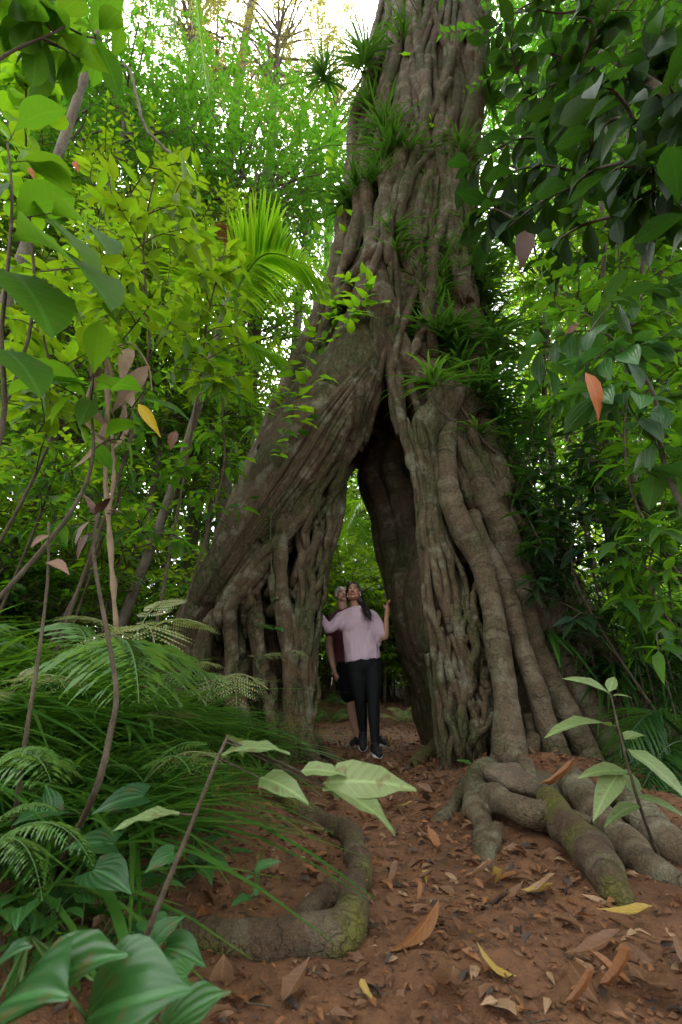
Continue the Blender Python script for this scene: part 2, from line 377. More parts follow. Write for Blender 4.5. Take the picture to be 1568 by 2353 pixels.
# ------------------------------------------------------------------ the strangler fig
M_fig = barkmat('fig_bark', (.036, .027, .016), (.125, .095, .055), moss=.9, lich=.5, bump=.9, rings=.14, red=(.068, .044, .024), stain=(.105, .064, .030), pale=.05)
M_root = barkmat('fig_root_bark', (.055, .038, .022), (.115, .084, .05), moss=.55, lich=.3, rings=1.0, bump=.7, stretch=(1, 1, 1))
M_surf = barkmat('surface_root_bark', (.055, .033, .019), (.105, .068, .04), moss=.95, lich=.1, mossc=(.13, .135, .02), rings=.3, bump=.9, stretch=(1, 1, 1), scale=1.8)
fig = empty('fig_tree', (.6, 4.9, 0), 'huge strangler fig with a walk-through arch between its lattice of fused roots', 'tree')
FIGO = np.array([.6, 4.9, 0])
F = MB()
LINES = []
def pxtube(mb, pts, n=None, wob=.12, seed=0, seg=12, rnd=0., rs=1.):
    """pts: (px, py, Y, radius in photo px)"""
    P = np.array([W(a, b, c) for a, b, c, _ in pts]); r = np.array([d * rs * ax(a, b, c) for a, b, c, d in pts])
    n = n or 8 * len(pts); S = spline(np.hstack([P, r[:, None]]), n)
    C = S[:, :3].copy()
    if wob:
        C = C + (wob * S[:, 3:]) * np.stack([vnoise(C * 3.1 + seed, seed + q) for q in range(3)], -1) * .9
    tube(mb, C - FIGO, S[:, 3], seg, wob=wob * .8, seed=seed, rnd=rnd)
    LINES.append(C - FIGO); return C
# core: upper trunk and the two hollow legs
def wtube(mb, pts, n=None, wob=.1, seed=0, seg=20):
    S = spline(np.array(pts, float), n or 8 * len(pts)); tube(mb, S[:, :3] - FIGO, S[:, 3], seg, wob=wob, seed=seed)
def c_at(px, py, Y, r): return (*W(px, py, Y), r)
wtube(F, [c_at(1010, -260, 6.1, .60), c_at(1005, 0, 6.0, .67), c_at(998, 200, 5.9, .70), c_at(970, 400, 5.8, .76), c_at(940, 560, 5.75, .86), c_at(925, 680, 5.7, .86), c_at(915, 780, 5.6, .75)], 60)
# left leg core
wtube(F, [c_at(850, 680, 5.5, .50), c_at(790, 850, 5.4, .45), c_at(720, 1000, 5.4, .40), c_at(650, 1180, 5.5, .38), c_at(600, 1400, 5.55, .40), c_at(590, 1700, 5.55, .45)])
wtube(F, [c_at(720, 900, 5.6, .4), c_at(600, 1130, 5.6, .35), c_at(520, 1400, 5.6, .35), c_at(470, 1650, 5.6, .4)])
wtube(F, [c_at(810, 900, 5.7, .40), c_at(745, 1060, 5.8, .30), c_at(710, 1220, 5.8, .26), c_at(672, 1420, 5.8, .26), c_at(655, 1700, 5.8, .34)])
# right leg core
wtube(F, [c_at(1000, 700, 5.3, .50), c_at(1060, 900, 5.1, .42), c_at(1125, 1100, 5.05, .38), c_at(1165, 1350, 5.05, .42), c_at(1210, 1720, 5.05, .52)])
wtube(F, [c_at(1050, 700, 5.8, .50), c_at(1080, 1000, 5.8, .50), c_at(1150, 1300, 5.7, .55), c_at(1250, 1700, 5.6, .65)])
wtube(F, [c_at(1100, 1000, 5.3, .3), c_at(1210, 1250, 5.2, .36), c_at(1330, 1500, 5.0, .38), c_at(1450, 1740, 4.9, .40)])
# cavity: walls and roof between front and back edge
frontR = [(945, 1010), (955, 1120), (968, 1220), (980, 1320), (998, 1460), (1012, 1600), (1028, 1775)]
backR = [(818, 1085), (846, 1165), (866, 1260), (884, 1340), (912, 1470), (948, 1600), (972, 1712)]
for k in range(9):
    s = k / 8; Y = 4.35 + 1.65 * s; pts = []
    for q, ((a, b), (c, d)) in enumerate(zip(frontR, backR)):
        f = s + (min(1, s / .42) - s) * math.exp(-((b - 1400) / 120) ** 2)
        hol = 135 * math.sin(math.pi * min(1, s * 1.25)) * (1 - math.exp(-((b - 1400) / 120) ** 2)) if s < .8 else 0
        px, py = a + (c - a) * f + hol, b + (d - b) * s; r = .17
        rp = r / ax(px, py, Y); pts.append((px + rp * .95, py, Y, rp))
    top = pts[0]; pts = [(top[0] + 60, top[1] - 110, Y, top[3] * 1.2)] + pts
    pxtube(F, pts, wob=.22, seed=30 + k)
for k in range(7):                      # roof arches
    s = k / 6; Y = 4.8 + 1.3 * s
    wy = W(850, 905 + 185 * s, Y)[2]; r = .26
    wtube(F, [(-.75, Y, wy - .9, r), (-.25, Y, wy - .05 + r, r), (.28, Y, wy + r + .12, r), (.9, Y, wy + r - .1, r), (1.3, Y, wy - .9, r)], seed=50 + k)
# left leg's inner edge, front to back
frontL = [(834, 1010), (808, 1060), (797, 1120), (780, 1200), (758, 1300), (739, 1400), (729, 1520), (726, 1640), (732, 1745)]
backL = [(798, 1060), (794, 1100), (782, 1150), (758, 1220), (742, 1300), (726, 1400), (712, 1500), (702, 1600), (698, 1690)]
for k in range(6):
    s = k / 5; Y = 4.8 + 1.1 * s; pts = []
    for (a, b), (c, d) in zip(frontL, backL):
        px, py = a + (c - a) * s, b + (d - b) * s; rp = (.10 + .03 * s) / ax(px, py, Y)
        pts.append((px - rp, py, Y, rp))
    pxtube(F, pts, wob=.2, seed=60 + k)
# fused strands of the upper trunk (photo px, py, depth, radius px)
UP = [
 [(915,-120,5.5,30),(898,0,5.5,29),(868,150,5.5,28),(840,300,5.45,28),(812,450,5.4,30),(780,620,5.35,30),(732,760,5.35,30),(676,880,5.35,29),(630,975,5.4,27),(585,1100,5.5,25),(530,1220,5.6,24)],
 [(925,-100,5.2,26),(915,120,5.2,26),(895,250,5.15,27),(868,390,5.1,28),(838,510,5.1,30),(803,620,5.05,29),(772,720,5.0,26),(735,810,5.0,24),(690,930,5.0,24)],
 [(945,200,5.0,22),(928,330,4.95,26),(908,450,4.9,34),(893,560,4.85,40),(872,660,4.8,54),(850,760,4.75,68),(800,865,4.7,76),(735,975,4.65,80),(662,1090,4.65,80),(590,1200,4.7,68),(520,1300,4.75,50),(455,1395,4.85,40),(415,1500,4.95,40),(395,1640,5.0,44)],
 [(870,500,5.0,20),(840,590,4.95,20),(800,660,4.95,18),(775,740,4.9,20)],
 [(985,-80,5.0,34),(975,100,4.98,34),(968,260,4.95,32),(960,420,4.9,30),(945,560,4.88,34),(930,700,4.85,30),(905,790,4.78,26)],
 [(1020,-60,5.0,36),(1022,120,5.0,34),(1015,300,4.95,30),(1008,480,4.9,30),(1000,640,4.85,28),(985,760,4.8,30),(960,840,4.7,30)],
 [(1066,-60,5.1,36),(1068,140,5.1,36),(1058,320,5.05,34),(1052,480,5.0,32),(1062,620,5.0,30),(1075,760,4.95,34),(1070,880,4.8,34),(1040,960,4.6,30)],
 [(1100,-60,5.3,28),(1098,150,5.3,26),(1082,330,5.25,24),(1070,500,5.2,24),(1078,680,5.2,26),(1098,850,5.1,30),(1118,1000,5.0,34),(1155,1150,4.95,36)],
 [(1035,300,4.95,18),(1030,420,4.9,20),(1045,560,4.85,20),(1072,700,4.8,20)],
 [(898,770,4.6,30),(930,830,4.55,30),(990,880,4.5,30),(1060,930,4.5,34)],
 [(880,800,4.65,30),(862,880,4.68,26),(840,960,4.75,22),(815,1040,4.85,20)],
 [(890,800,4.6,26),(905,860,4.5,22),(912,930,4.42,19),(930,1000,4.36,17)],
]
for k, p in enumerate(UP): pxtube(F, p, wob=.16, seed=80 + k)
# strands under the left arm, a net of them down to the ground
LF = [
 [(835,850,4.62,16),(812,930,4.62,14),(790,1000,4.62,14),(750,1090,4.6,13),(705,1165,4.58,16),(655,1225,4.58,22),(600,1290,4.6,30),(545,1370,4.65,36),(490,1440,4.7,34)],
 [(800,985,4.6,10),(778,1050,4.6,9),(740,1120,4.6,10),(715,1180,4.6,12),(700,1260,4.62,13),(688,1340,4.62,14),(692,1420,4.62,17),(698,1500,4.62,16),(700,1590,4.62,16),(690,1680,4.62,18),(700,1750,4.6,22)],
 [(794,1090,4.82,14),(776,1200,4.8,15),(750,1300,4.76,16),(735,1380,4.72,17),(727,1470,4.68,16),(720,1560,4.68,17),(716,1660,4.68,19),(726,1745,4.66,19)],
 [(660,1180,4.6,20),(640,1280,4.62,24),(640,1380,4.62,26),(660,1480,4.62,24),(672,1580,4.62,20),(668,1680,4.62,22),(680,1760,4.62,24)],
 [(735,1170,4.7,9),(720,1250,4.7,8),(722,1320,4.68,10),(722,1390,4.66,13)],
 [(760,1280,4.72,10),(735,1340,4.68,10),(715,1400,4.64,12),(690,1450,4.62,12),(672,1520,4.62,12)],
 [(705,1240,4.62,8),(722,1310,4.64,8),(706,1380,4.62,11),(712,1450,4.63,12)],
 [(680,1300,4.62,12),(690,1370,4.62,12),(680,1440,4.62,12),(692,1520,4.61,14),(708,1580,4.64,14),(704,1650,4.64,15)],
 [(590,1290,4.65,26),(575,1380,4.66,28),(590,1480,4.66,28),(610,1580,4.66,28),(640,1680,4.64,24),(655,1770,4.64,26)],
 [(520,1360,4.75,28),(530,1460,4.76,30),(540,1560,4.76,32),(560,1680,4.74,36),(560,1780,4.7,36)],
 [(480,1430,4.8,26),(470,1520,4.85,30),(480,1650,4.85,34),(470,1780,4.85,36)],
 [(750,1060,4.8,16),(772,1130,4.85,18),(765,1210,4.88,20),(745,1290,4.86,18)],
 [(700,1140,4.85,22),(715,1220,4.9,24),(690,1320,4.9,26),(690,1450,4.9,26),(680,1600,4.9,26),(690,1740,4.9,30)],
]
for k, p in enumerate(LF): pxtube(F, p, n=12 * len(p), wob=.3, seed=120 + k, rs=.7)
# right-hand lattice
RG = [
 [(915,900,4.42,15),(925,980,4.36,16),(945,1060,4.3,17),(962,1160,4.24,18),(972,1290,4.18,20),(985,1400,4.14,22),(998,1500,4.1,22),(1008,1600,4.08,20),(1020,1690,4.06,19),(1034,1775,4.05,20)],
 [(945,880,4.42,16),(965,960,4.36,16),(985,1040,4.3,17),(985,1120,4.26,15),(1000,1220,4.22,17),(1010,1330,4.16,17),(1040,1420,4.1,18),(1062,1470,4.08,18)],
 [(985,900,4.42,18),(1000,980,4.36,18),(1000,1060,4.32,16),(985,1130,4.26,14),(978,1200,4.22,15)],
 [(1010,1180,4.3,14),(1025,1280,4.24,15),(1040,1370,4.2,15),(1060,1460,4.15,16),(1048,1540,4.1,17),(1040,1640,4.07,17),(1056,1740,4.05,18)],
 [(1060,1470,4.08,15),(1085,1400,4.12,14),(1095,1330,4.18,14)],
 [(1062,1470,4.08,17),(1050,1560,4.06,15),(1065,1640,4.06,13),(1080,1720,4.04,13)],
 [(1010,1440,4.1,12),(1036,1540,4.08,12),(1050,1620,4.06,12)],
 [(1095,1450,4.08,11),(1080,1540,4.06,12),(1066,1600,4.06,12)],
 [(1090,1420,4.1,10),(1105,1500,4.06,10),(1110,1580,4.05,11),(1128,1660,4.03,11),(1140,1730,4.0,12)],
 [(1080,1560,4.06,9),(1088,1640,4.04,9),(1100,1700,4.03,10),(1112,1760,4.0,11)],
 [(1060,1300,4.28,13),(1072,1380,4.2,13),(1100,1440,4.12,13),(1120,1520,4.08,12)],
 [(1128,1560,4.06,9),(1118,1630,4.04,9),(1100,1690,4.02,9)],
 [(1135,1640,4.0,9),(1118,1672,3.96,10),(1095,1690,3.96,11),(1086,1710,3.97,9)],
 [(1070,1000,4.5,28),(1080,1100,4.4,30),(1060,1200,4.4,26),(1060,1300,4.4,26)],
 [(980,1500,4.2,16),(1000,1620,4.2,18),(1015,1740,4.18,22)],
]
for k, p in enumerate(RG): pxtube(F, p, n=12 * len(p), wob=.35, seed=160 + k, rs=.6)
# finer interlacing strands, laid on the surface of the fused wood
from mathutils.bvhtree import BVHTree
BVH = None; G = MB()
def on_fig(px, py, off=0.):             # the point of the fig's surface behind a photo pixel
    d = ray(px, py); d = d / np.linalg.norm(d)
    h = BVH.ray_cast(Vector((0, 0, CAMZ) - FIGO), Vector(d))
    if h[0] is None: return None
    return np.array(h[0]) + FIGO - d * off
def strand(P, r, sink=.25, n=70, seed=0, back=None):
    S = spline(np.array(P, float), n); D = np.full(n, np.nan)
    for i, (x, y) in enumerate(S[:, :2]):
        h = on_fig(x, y)
        if h is not None and (back is None or h[1] < back): D[i] = h[1]
    ok = ~np.isnan(D)
    if ok.sum() < n * .5: return
    D = np.interp(np.arange(n), np.where(ok)[0], D[ok]); pad = np.pad(D, 5, 'edge')
    D2 = np.array([.5 * np.mean(pad[i:i + 11]) + .5 * np.min(pad[i + 2:i + 9]) for i in range(n)])
    rp = np.interp(np.linspace(0, 1, n), np.linspace(0, 1, len(np.atleast_1d(r))), np.atleast_1d(r)) if not np.isscalar(r) else np.full(n, r)
    rp = rp * (1 + .25 * vnoise(np.stack([S[:, 0] / 40, S[:, 1] / 40, np.full(n, seed)], -1), seed))
    C = np.array([W(a, b, c) for (a, b), c in zip(S[:, :2], D2)]); m = np.array([q * ax(a, b, c) for (a, b), c, q in zip(S[:, :2], D2, rp)])
    C = C + (np.array([0, 0, CAMZ]) - C) / np.linalg.norm(C, axis=1, keepdims=True) * (m * (1 - 2 * sink))[:, None]
    m = m * np.clip(np.sin(np.linspace(.03, np.pi - .03, n)) * 5, .12, 1)
    tube(G, C - FIGO, m, 11, wob=.16, seed=seed)
def fine_strands():
    fr = np.random.default_rng(21)
    def net(y0, y1, xl, xr, n, lam, r, amp=.5, jit=4., back=None, sink=-.12):
        ys = np.linspace(y0, y1, 22)
        for k in range(n):
            ph = math.pi * k + fr.normal() * .35; a0 = y0 + (y1 - y0) * .12 * fr.random(); 
            P = []
            for y in ys[ys >= a0]:
                L, R = np.interp(y, *xl), np.interp(y, *xr); w_ = (R - L) / n; c = L + w_ * (k + .5)
                P.append((c + amp * w_ * math.sin(ph + 6.283 * y / lam + .8 * math.sin(y / 130 + k)) + jit * fr.normal(), y))
            strand(P, r * (.75 + .6 * fr.random()), sink, 90, int(k + y0), back)
    yy = [900, 1000, 1100, 1200, 1300, 1400, 1500, 1600, 1700, 1780]
    net(920, 1765, (yy, [915, 938, 955, 968, 978, 990, 1002, 1014, 1026, 1036]), (yy, [960, 990, 1005, 1020, 1055, 1085, 1110, 1125, 1140, 1150]), 8, 230, 7.5, .7, 3., 4.7)
    net(1330, 1740, (yy, [960, 990, 1010, 1030, 1040, 1040, 1045, 1050, 1060, 1066]), (yy, [990, 1010, 1030, 1050, 1090, 1100, 1120, 1130, 1145, 1150]), 6, 170, 6.5, .85, 3., 4.7)
    y2 = [1020, 1120, 1200, 1300, 1400, 1500, 1600, 1700, 1760]
    net(1090, 1750, (y2, [740, 690, 655, 640, 640, 650, 660, 665, 670]), (y2, [800, 794, 780, 757, 738, 730, 727, 726, 731]), 8, 240, 7.5, .7, 3., 5.3)
    net(1180, 1700, (y2, [740, 700, 680, 668, 665, 668, 672, 680, 685]), (y2, [796, 786, 768, 744, 724, 714, 710, 710, 714]), 5, 190, 6, .85, 3., 5.3)
    net(1320, 1760, (y2, [600, 590, 580, 540, 500, 500, 510, 520, 525]), (y2, [700, 690, 660, 640, 640, 645, 650, 655, 660]), 9, 520, 9, .4, 3., 5.6)
    y3 = [980, 1100, 1200, 1300, 1400, 1500, 1600, 1700, 1770]
    net(1000, 1760, (y3, [1085, 1110, 1140, 1165, 1195, 1230, 1275, 1330, 1370]), (y3, [1150, 1190, 1235, 1285, 1335, 1385, 1440, 1500, 1540]), 8, 420, 11, .45, 3., 5.6)
    net(930, 1400, (y3, [1010, 1045, 1080, 1110, 1140, 1170, 1200, 1230, 1250]), (y3, [1100, 1130, 1160, 1200, 1240, 1270, 1300, 1330, 1350]), 5, 360, 9, .5, 3., 5.2)
    for k in range(19):                  # long strands running under and along the left arm
        o = -78 + 8 * k
        strand([(862 + o * .25, 830 + 2 * k), (800 + o * .6 + 6 * fr.normal(), 935 + 4 * k), (735 + o * .8 + 6 * fr.normal(), 1050 + 3 * k), (655 + o * .9, 1180 + 2 * k), (580 + o * .9, 1290), (510 + o * .8, 1390)], (5 + 5 * fr.random()) if k > 10 else 3.5 + 3.5 * fr.random(), .2 if k > 10 else .42, 80, 40 + k)
    for P, r in [([(812,930),(790,1000),(760,1060),(735,1110),(712,1165)],9), ([(800,1010),(778,1050),(735,1090),(690,1130),(650,1200)],5), ([(830,870),(820,960),(800,1030),(770,1120),(720,1170),(660,1220),(590,1290)],12),
                 ([(700,1290),(722,1240),(728,1180),(745,1120)],7), ([(905,800),(900,870),(915,930),(930,1000),(950,1090)],10), ([(885,800),(870,870),(850,930),(822,1000),(806,1060)],10),
                 ([(1135,1640),(1118,1672),(1095,1686),(1086,1712)],9), ([(1050,1440),(1080,1490),(1062,1540)],9), ([(1000,1350),(1035,1400),(1062,1470)],10), ([(1100,1390),(1080,1440),(1062,1480)],10),
                 ([(650,1180),(645,1300),(655,1420),(668,1540),(664,1660),(675,1760)],16), ([(722,1400),(690,1450),(672,1540),(690,1620)],9), ([(690,1440),(704,1500),(712,1580),(704,1680)],11)]:
        strand(P, r, .2, 60, int(r * 10))
    for k in range(28):                  # upper trunk
        x0 = 885 + 225 * (k + .5) / 28; b = 1.28 if k > 10 else 1.5; x1 = 945 + (x0 - 1000) * b; a0, a1 = -150 + 200 * fr.random(), 480 + 330 * fr.random(); ph = fr.random() * 6; am = 7 + 17 * fr.random()
        strand([(x0 + (x1 - x0) * t + am * math.sin(ph + t * 9), a0 + (a1 - a0) * t) for t in np.linspace(0, 1, 10)], (4 + 5 * fr.random()) if k % 4 else 11 + 4 * fr.random(), .12, 90, 60 + k)
    for k in range(12):                  # roots slanting across the others
        xa = 890 + 200 * fr.random(); dx = (60 + 80 * fr.random()) * (1 if fr.random() > .5 else -1); ya = -60 + 600 * fr.random(); L_ = 180 + 220 * fr.random(); xb = np.clip(xa + dx, 860 - .25 * ya * .4, 1100)
        strand([(xa, ya), (xa + (xb - xa) * .3 + 8 * fr.normal(), ya + L_ * .35), (xa + (xb - xa) * .75 + 8 * fr.normal(), ya + L_ * .7), (xb, ya + L_)], 6 + 7 * fr.random(), -.05, 60, 90 + k)
    for P, r in [([(905,380),(880,470),(850,580),(800,660),(760,740)],14), ([(960,600),(975,680),(990,760),(1000,850),(1010,930)],13), ([(870,560),(835,610),(805,665),(770,715)],12), ([(925,150),(935,260),(915,360),(895,430)],14), ([(1040,60),(1046,220),(1030,380),(1040,560),(1068,700)],13),
                 ([(985,120),(975,260),(985,420),(970,560)],12), ([(1075,100),(1088,260),(1068,420),(1078,600)],12)]: strand(P, r, .15, 80, int(r))
# dark buttress far right
BT = [[(1150,1050,5.1,40),(1215,1220,5.0,46),(1290,1370,4.95,52),(1385,1540,4.85,56),(1480,1680,4.75,60),(1560,1790,4.7,60)],
      [(1130,1100,4.9,40),(1180,1260,4.8,40),(1240,1420,4.7,46),(1310,1560,4.6,44),(1390,1700,4.5,46)],
      [(1090,980,4.7,40),(1120,1100,4.6,44),(1150,1200,4.5,40)]]
for k, p in enumerate(BT): pxtube(F, p, wob=.2, seed=190 + k)
me1 = fuse(F, .022, 1)
vv = np.empty(len(me1.vertices) * 3, np.float32); me1.vertices.foreach_get('co', vv)
BVH = BVHTree.FromPolygons(vv.reshape(-1, 3).tolist(), [tuple(q.vertices) for q in me1.polygons]); bpy.data.meshes.remove(me1)
fine_strands()
me = fuse(F, .013, 0, disp=(((9, 9, 2.6), .009, 3, 11), ((2.2, 2.2, 1.2), .02, 2, 5)), lines=LINES)
mesh_into(G, me); G.obj('trunk', M_fig, fig)

RT_ = .82
RT = [
 [(1035,900,4.5,22),(1030,980,4.36,26),(1024,1060,4.24,29),(1030,1130,4.14,33),(1062,1215,4.05,35),(1103,1290,3.98,31),(1128,1390,3.92,30),(1142,1480,3.88,32),(1154,1560,3.84,34),(1166,1640,3.8,38),(1172,1700,3.76,46),(1165,1760,3.72,52),(1150,1820,3.66,44)],
 [(1085,1180,4.25,20),(1110,1255,4.12,26),(1145,1310,4.05,27),(1172,1390,4.0,27),(1198,1480,3.95,28),(1228,1580,3.9,28),(1255,1670,3.86,30),(1285,1750,3.8,32),(1310,1830,3.7,30)],
 [(1060,1050,4.45,30),(1095,1110,4.35,36),(1140,1200,4.3,42),(1178,1320,4.25,40),(1212,1430,4.2,34),(1250,1530,4.15,32),(1292,1620,4.08,32),(1335,1700,4.0,34),(1378,1780,3.9,34),(1410,1850,3.8,28)],
 [(1190,1300,4.5,30),(1240,1430,4.45,30),(1300,1550,4.4,30),(1370,1660,4.3,32),(1425,1760,4.2,34),(1480,1860,4.1,30)],
 [(1215,1640,3.96,16),(1225,1700,3.94,16),(1240,1760,3.9,16),(1250,1815,3.86,14)],
 [(1230,1690,3.9,20),(1215,1740,3.84,24),(1225,1780,3.8,20)],
]
def soiltube(mb, P, seed, wob=.15, seg=20, rs=.8):
    S = spline(np.array(P, float), 60); S[:, 2] -= (1 - rs) * S[:, 3]
    S[:, 0] += .03 * vnoise(S[:, :3] * 4, seed); S[:, 1] += .02 * vnoise(S[:, :3] * 4, seed + 1)
    tube(mb, S[:, :3] - FIGO, rs * S[:, 3] * (1 + .14 * vnoise(S[:, :3] * 7, seed + 2)), seg, wob=wob, seed=seed)
    LINES.append(S[:, :3] - FIGO)
def fused_root(tubes, soils, mat, label=None, seed=0, vox=.010, rs=.7):
    LINES.clear(); b = MB()
    for k, p in enumerate(tubes): pxtube(b, p, n=60, wob=.14, rs=RT_, seed=seed + k, seg=24)
    if tubes and soils:                 # the root goes on along the soil without a break
        a, b_, c_, d_ = tubes[0][-3]; e_ = tubes[0][-2]
        soils = [[(*(W(a, b_, c_)), RT_ * d_ * ax(a, b_, c_) / rs), (*(W(*e_[:3])), RT_ * e_[3] * ax(*e_[:3]) / rs)] + soils[0]] + soils[1:]
    for k, p in enumerate(soils): soiltube(b, p, seed + 20 + 3 * k, rs=rs)
    me = fuse(b, vox, 3, disp=(((14, 14, 14), .005, 3, seed), ((5, 5, 5), .008, 2, seed + 1)), lines=LINES)
    me.materials.append(mat); return link('root', me, fig, label=label)
def sr(px, py, up, r):                 # a point of a surface root: where (px, py) meets the soil, raised
    p = WG(px, py); p[2] += up; return (*p, r)
fused_root([RT[0], RT[5]], [
 [sr(1112,1812,.12,.11), sr(1100,1870,.07,.09), sr(1112,1930,.03,.08), sr(1120,1985,-.01,.06)],
 [sr(1110,1850,.10,.09), sr(1160,1895,.13,.095), sr(1220,1925,.13,.095), sr(1290,1935,.12,.09), sr(1360,1945,.08,.08)],
 [sr(1080,1815,.05,.07), sr(1050,1850,.03,.055), sr(1010,1885,.0,.05), sr(950,1915,-.03,.035)],
 [sr(1135,1920,.05,.05), sr(1140,1960,.02,.05), sr(1090,1985,-.03,.04)],
 [sr(1150,1780,.16,.10), sr(1205,1800,.14,.08), sr(1235,1840,.10,.06)]], M_root, 'forked pale root splitting into toes beside the flat stone', 400)
fused_root([RT[1]], [[sr(1345,1875,.15,.11), sr(1395,1940,.11,.105), sr(1455,1985,.06,.09), sr(1530,2020,.03,.08), sr(1640,2060,.0,.07)]], M_root, 'ringed root turning mossy where it runs along the dirt to the right', 440)
fused_root([RT[2]], [[sr(1450,1880,.12,.11), sr(1520,1945,.07,.10), sr(1610,2000,.03,.09)]], M_root, None, 470)
fused_root([RT[3]], [], M_root, None, 500)
fused_root([RT[4]], [], M_root, None, 510)
fused_root([], [[sr(1262,1895,.15,.07), sr(1290,1930,.14,.095), sr(1345,1995,.10,.10), sr(1400,2055,.05,.085), sr(1445,2105,-.04,.05)]], M_surf, 'thick brown root ending blunt in the dirt', 520, .009, .72)
fused_root([], [[sr(690,1740,.14,.10), sr(735,1770,.05,.08), sr(790,1785,.02,.06), sr(860,1795,-.03,.05)], [sr(720,1715,.12,.07), sr(755,1748,.06,.06), sr(795,1758,.02,.05), sr(840,1762,-.03,.04)],
 [sr(640,1780,.10,.10), sr(660,1850,.06,.09), sr(720,1880,.03,.07), sr(790,1890,.0,.05), sr(850,1900,-.04,.04)]], M_surf, 'low roots spreading from the left leg over the path', 540)
fused_root([], [[sr(1005,1725,.07,.11), sr(980,1745,.05,.10), sr(940,1765,.0,.08), sr(890,1790,-.06,.05)]], M_surf, None, 560)
fused_root([], [[sr(700,1880,.0,.05), sr(760,1905,.03,.06), sr(800,1945,.045,.055), sr(815,2000,.05,.058), sr(808,2060,.05,.06), sr(804,2120,.045,.066), sr(768,2178,.045,.072), sr(670,2190,.045,.070), sr(570,2186,.04,.066), sr(480,2172,.025,.062), sr(380,2140,.0,.07), sr(300,2110,-.05,.06)],
 [sr(800,2050,.03,.05), sr(745,2085,.035,.05), sr(690,2105,.0,.045), sr(640,2095,-.04,.03)]], M_surf, 'mossy elbow shaped root in the left of the path', 580, .008, .78)

# ------------------------------------------------------------------ foliage materials
M_far = leafmat('canopy_leaf', [(.022, .085, .012), (.04, .14, .016), (.07, .19, .02)], (.12, .40, .018), .52, .45, 0)
M_pale = leafmat('pale_canopy_leaf', [(.06, .085, .02), (.10, .12, .028), (.15, .16, .03)], (.32, .36, .06), .5, .5, 0)
M_yel = leafmat('yellow_green_leaf', [(.024, .085, .010), (.05, .135, .012), (.10, .18, .012)], (.24, .47, .012), .53, .38, .35, spots=.5)
M_mid = leafmat('green_leaf', [(.018, .065, .011), (.03, .10, .013), (.055, .14, .017)], (.14, .38, .015), .50, .48, .4, spots=.35, spec=.25)
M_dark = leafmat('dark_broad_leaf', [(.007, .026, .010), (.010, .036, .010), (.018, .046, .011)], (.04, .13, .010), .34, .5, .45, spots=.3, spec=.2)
M_gloss = leafmat('glossy_leaf', [(.020, .075, .022), (.032, .11, .025), (.045, .14, .026)], (.07, .22, .025), .3, .36, .4, spots=.5, nveins=4, spec=.45, along=True)
M_vine = leafmat('vine_leaf', [(.05, .17, .012), (.075, .21, .014), (.11, .25, .02)], (.26, .58, .015), .5, .35, .3)
M_grass = leafmat('grass_blade', [(.026, .095, .014), (.045, .14, .02), (.085, .18, .03)], (.14, .36, .025), .38, .3, 0, spec=.55)
M_fern = leafmat('fern_leaf', [(.07, .155, .045), (.095, .20, .052), (.12, .22, .06)], (.17, .38, .06), .35, .45, 0)
M_ferny = leafmat('faded_fern_leaf', [(.19, .26, .11), (.24, .28, .12), (.36, .28, .12)], (.28, .38, .11), .35, .5, 0)
M_palm = leafmat('palm_leaf', [(.035, .13, .010), (.06, .18, .012), (.1, .22, .014)], (.26, .6, .015), .5, .3, 0)
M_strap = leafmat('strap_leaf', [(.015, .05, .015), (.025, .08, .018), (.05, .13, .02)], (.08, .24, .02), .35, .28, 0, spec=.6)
M_sap = leafmat('pale_sapling_leaf', [(.13, .19, .07), (.16, .22, .08), (.2, .24, .09)], (.16, .28, .06), .3, .45, .4, spots=.55)
M_dry = leafmat('dry_leaf', [(.12, .055, .03), (.17, .085, .05), (.24, .14, .09)], (.2, .09, .03), .2, .6, .3, nveins=7)
M_orange = leafmat('orange_leaf', [(.42, .13, .04), (.48, .16, .05)], (.5, .16, .03), .3, .5, .3)
M_yellow = leafmat('yellow_leaf', [(.55, .36, .01), (.6, .42, .015), (.45, .40, .02)], (.6, .4, .01), .3, .45, .3, spots=.3)
M_dull = leafmat('dull_large_leaf', [(.018, .07, .010), (.03, .10, .012), (.05, .13, .014)], (.13, .34, .014), .5, .6, .5, spots=.5, spec=.1)
M_twig = barkmat('twig_bark', (.05, .034, .024), (.10, .075, .05), moss=.3, lich=.2, bump=.3, scale=3)
M_stem = barkmat('pale_tree_bark', (.09, .075, .055), (.17, .145, .11), moss=.2, lich=.5, bump=.4)
M_darkstem = barkmat('dark_tree_bark', (.05, .04, .03), (.10, .08, .06), moss=.5, lich=.3, bump=.4)
M_gstem = plain('green_stem', (.05, .09, .02), .5, .4, .3)
M_drystem = plain('dry_stem', (.20, .145, .095), .8, .2, .5, 12, .4)

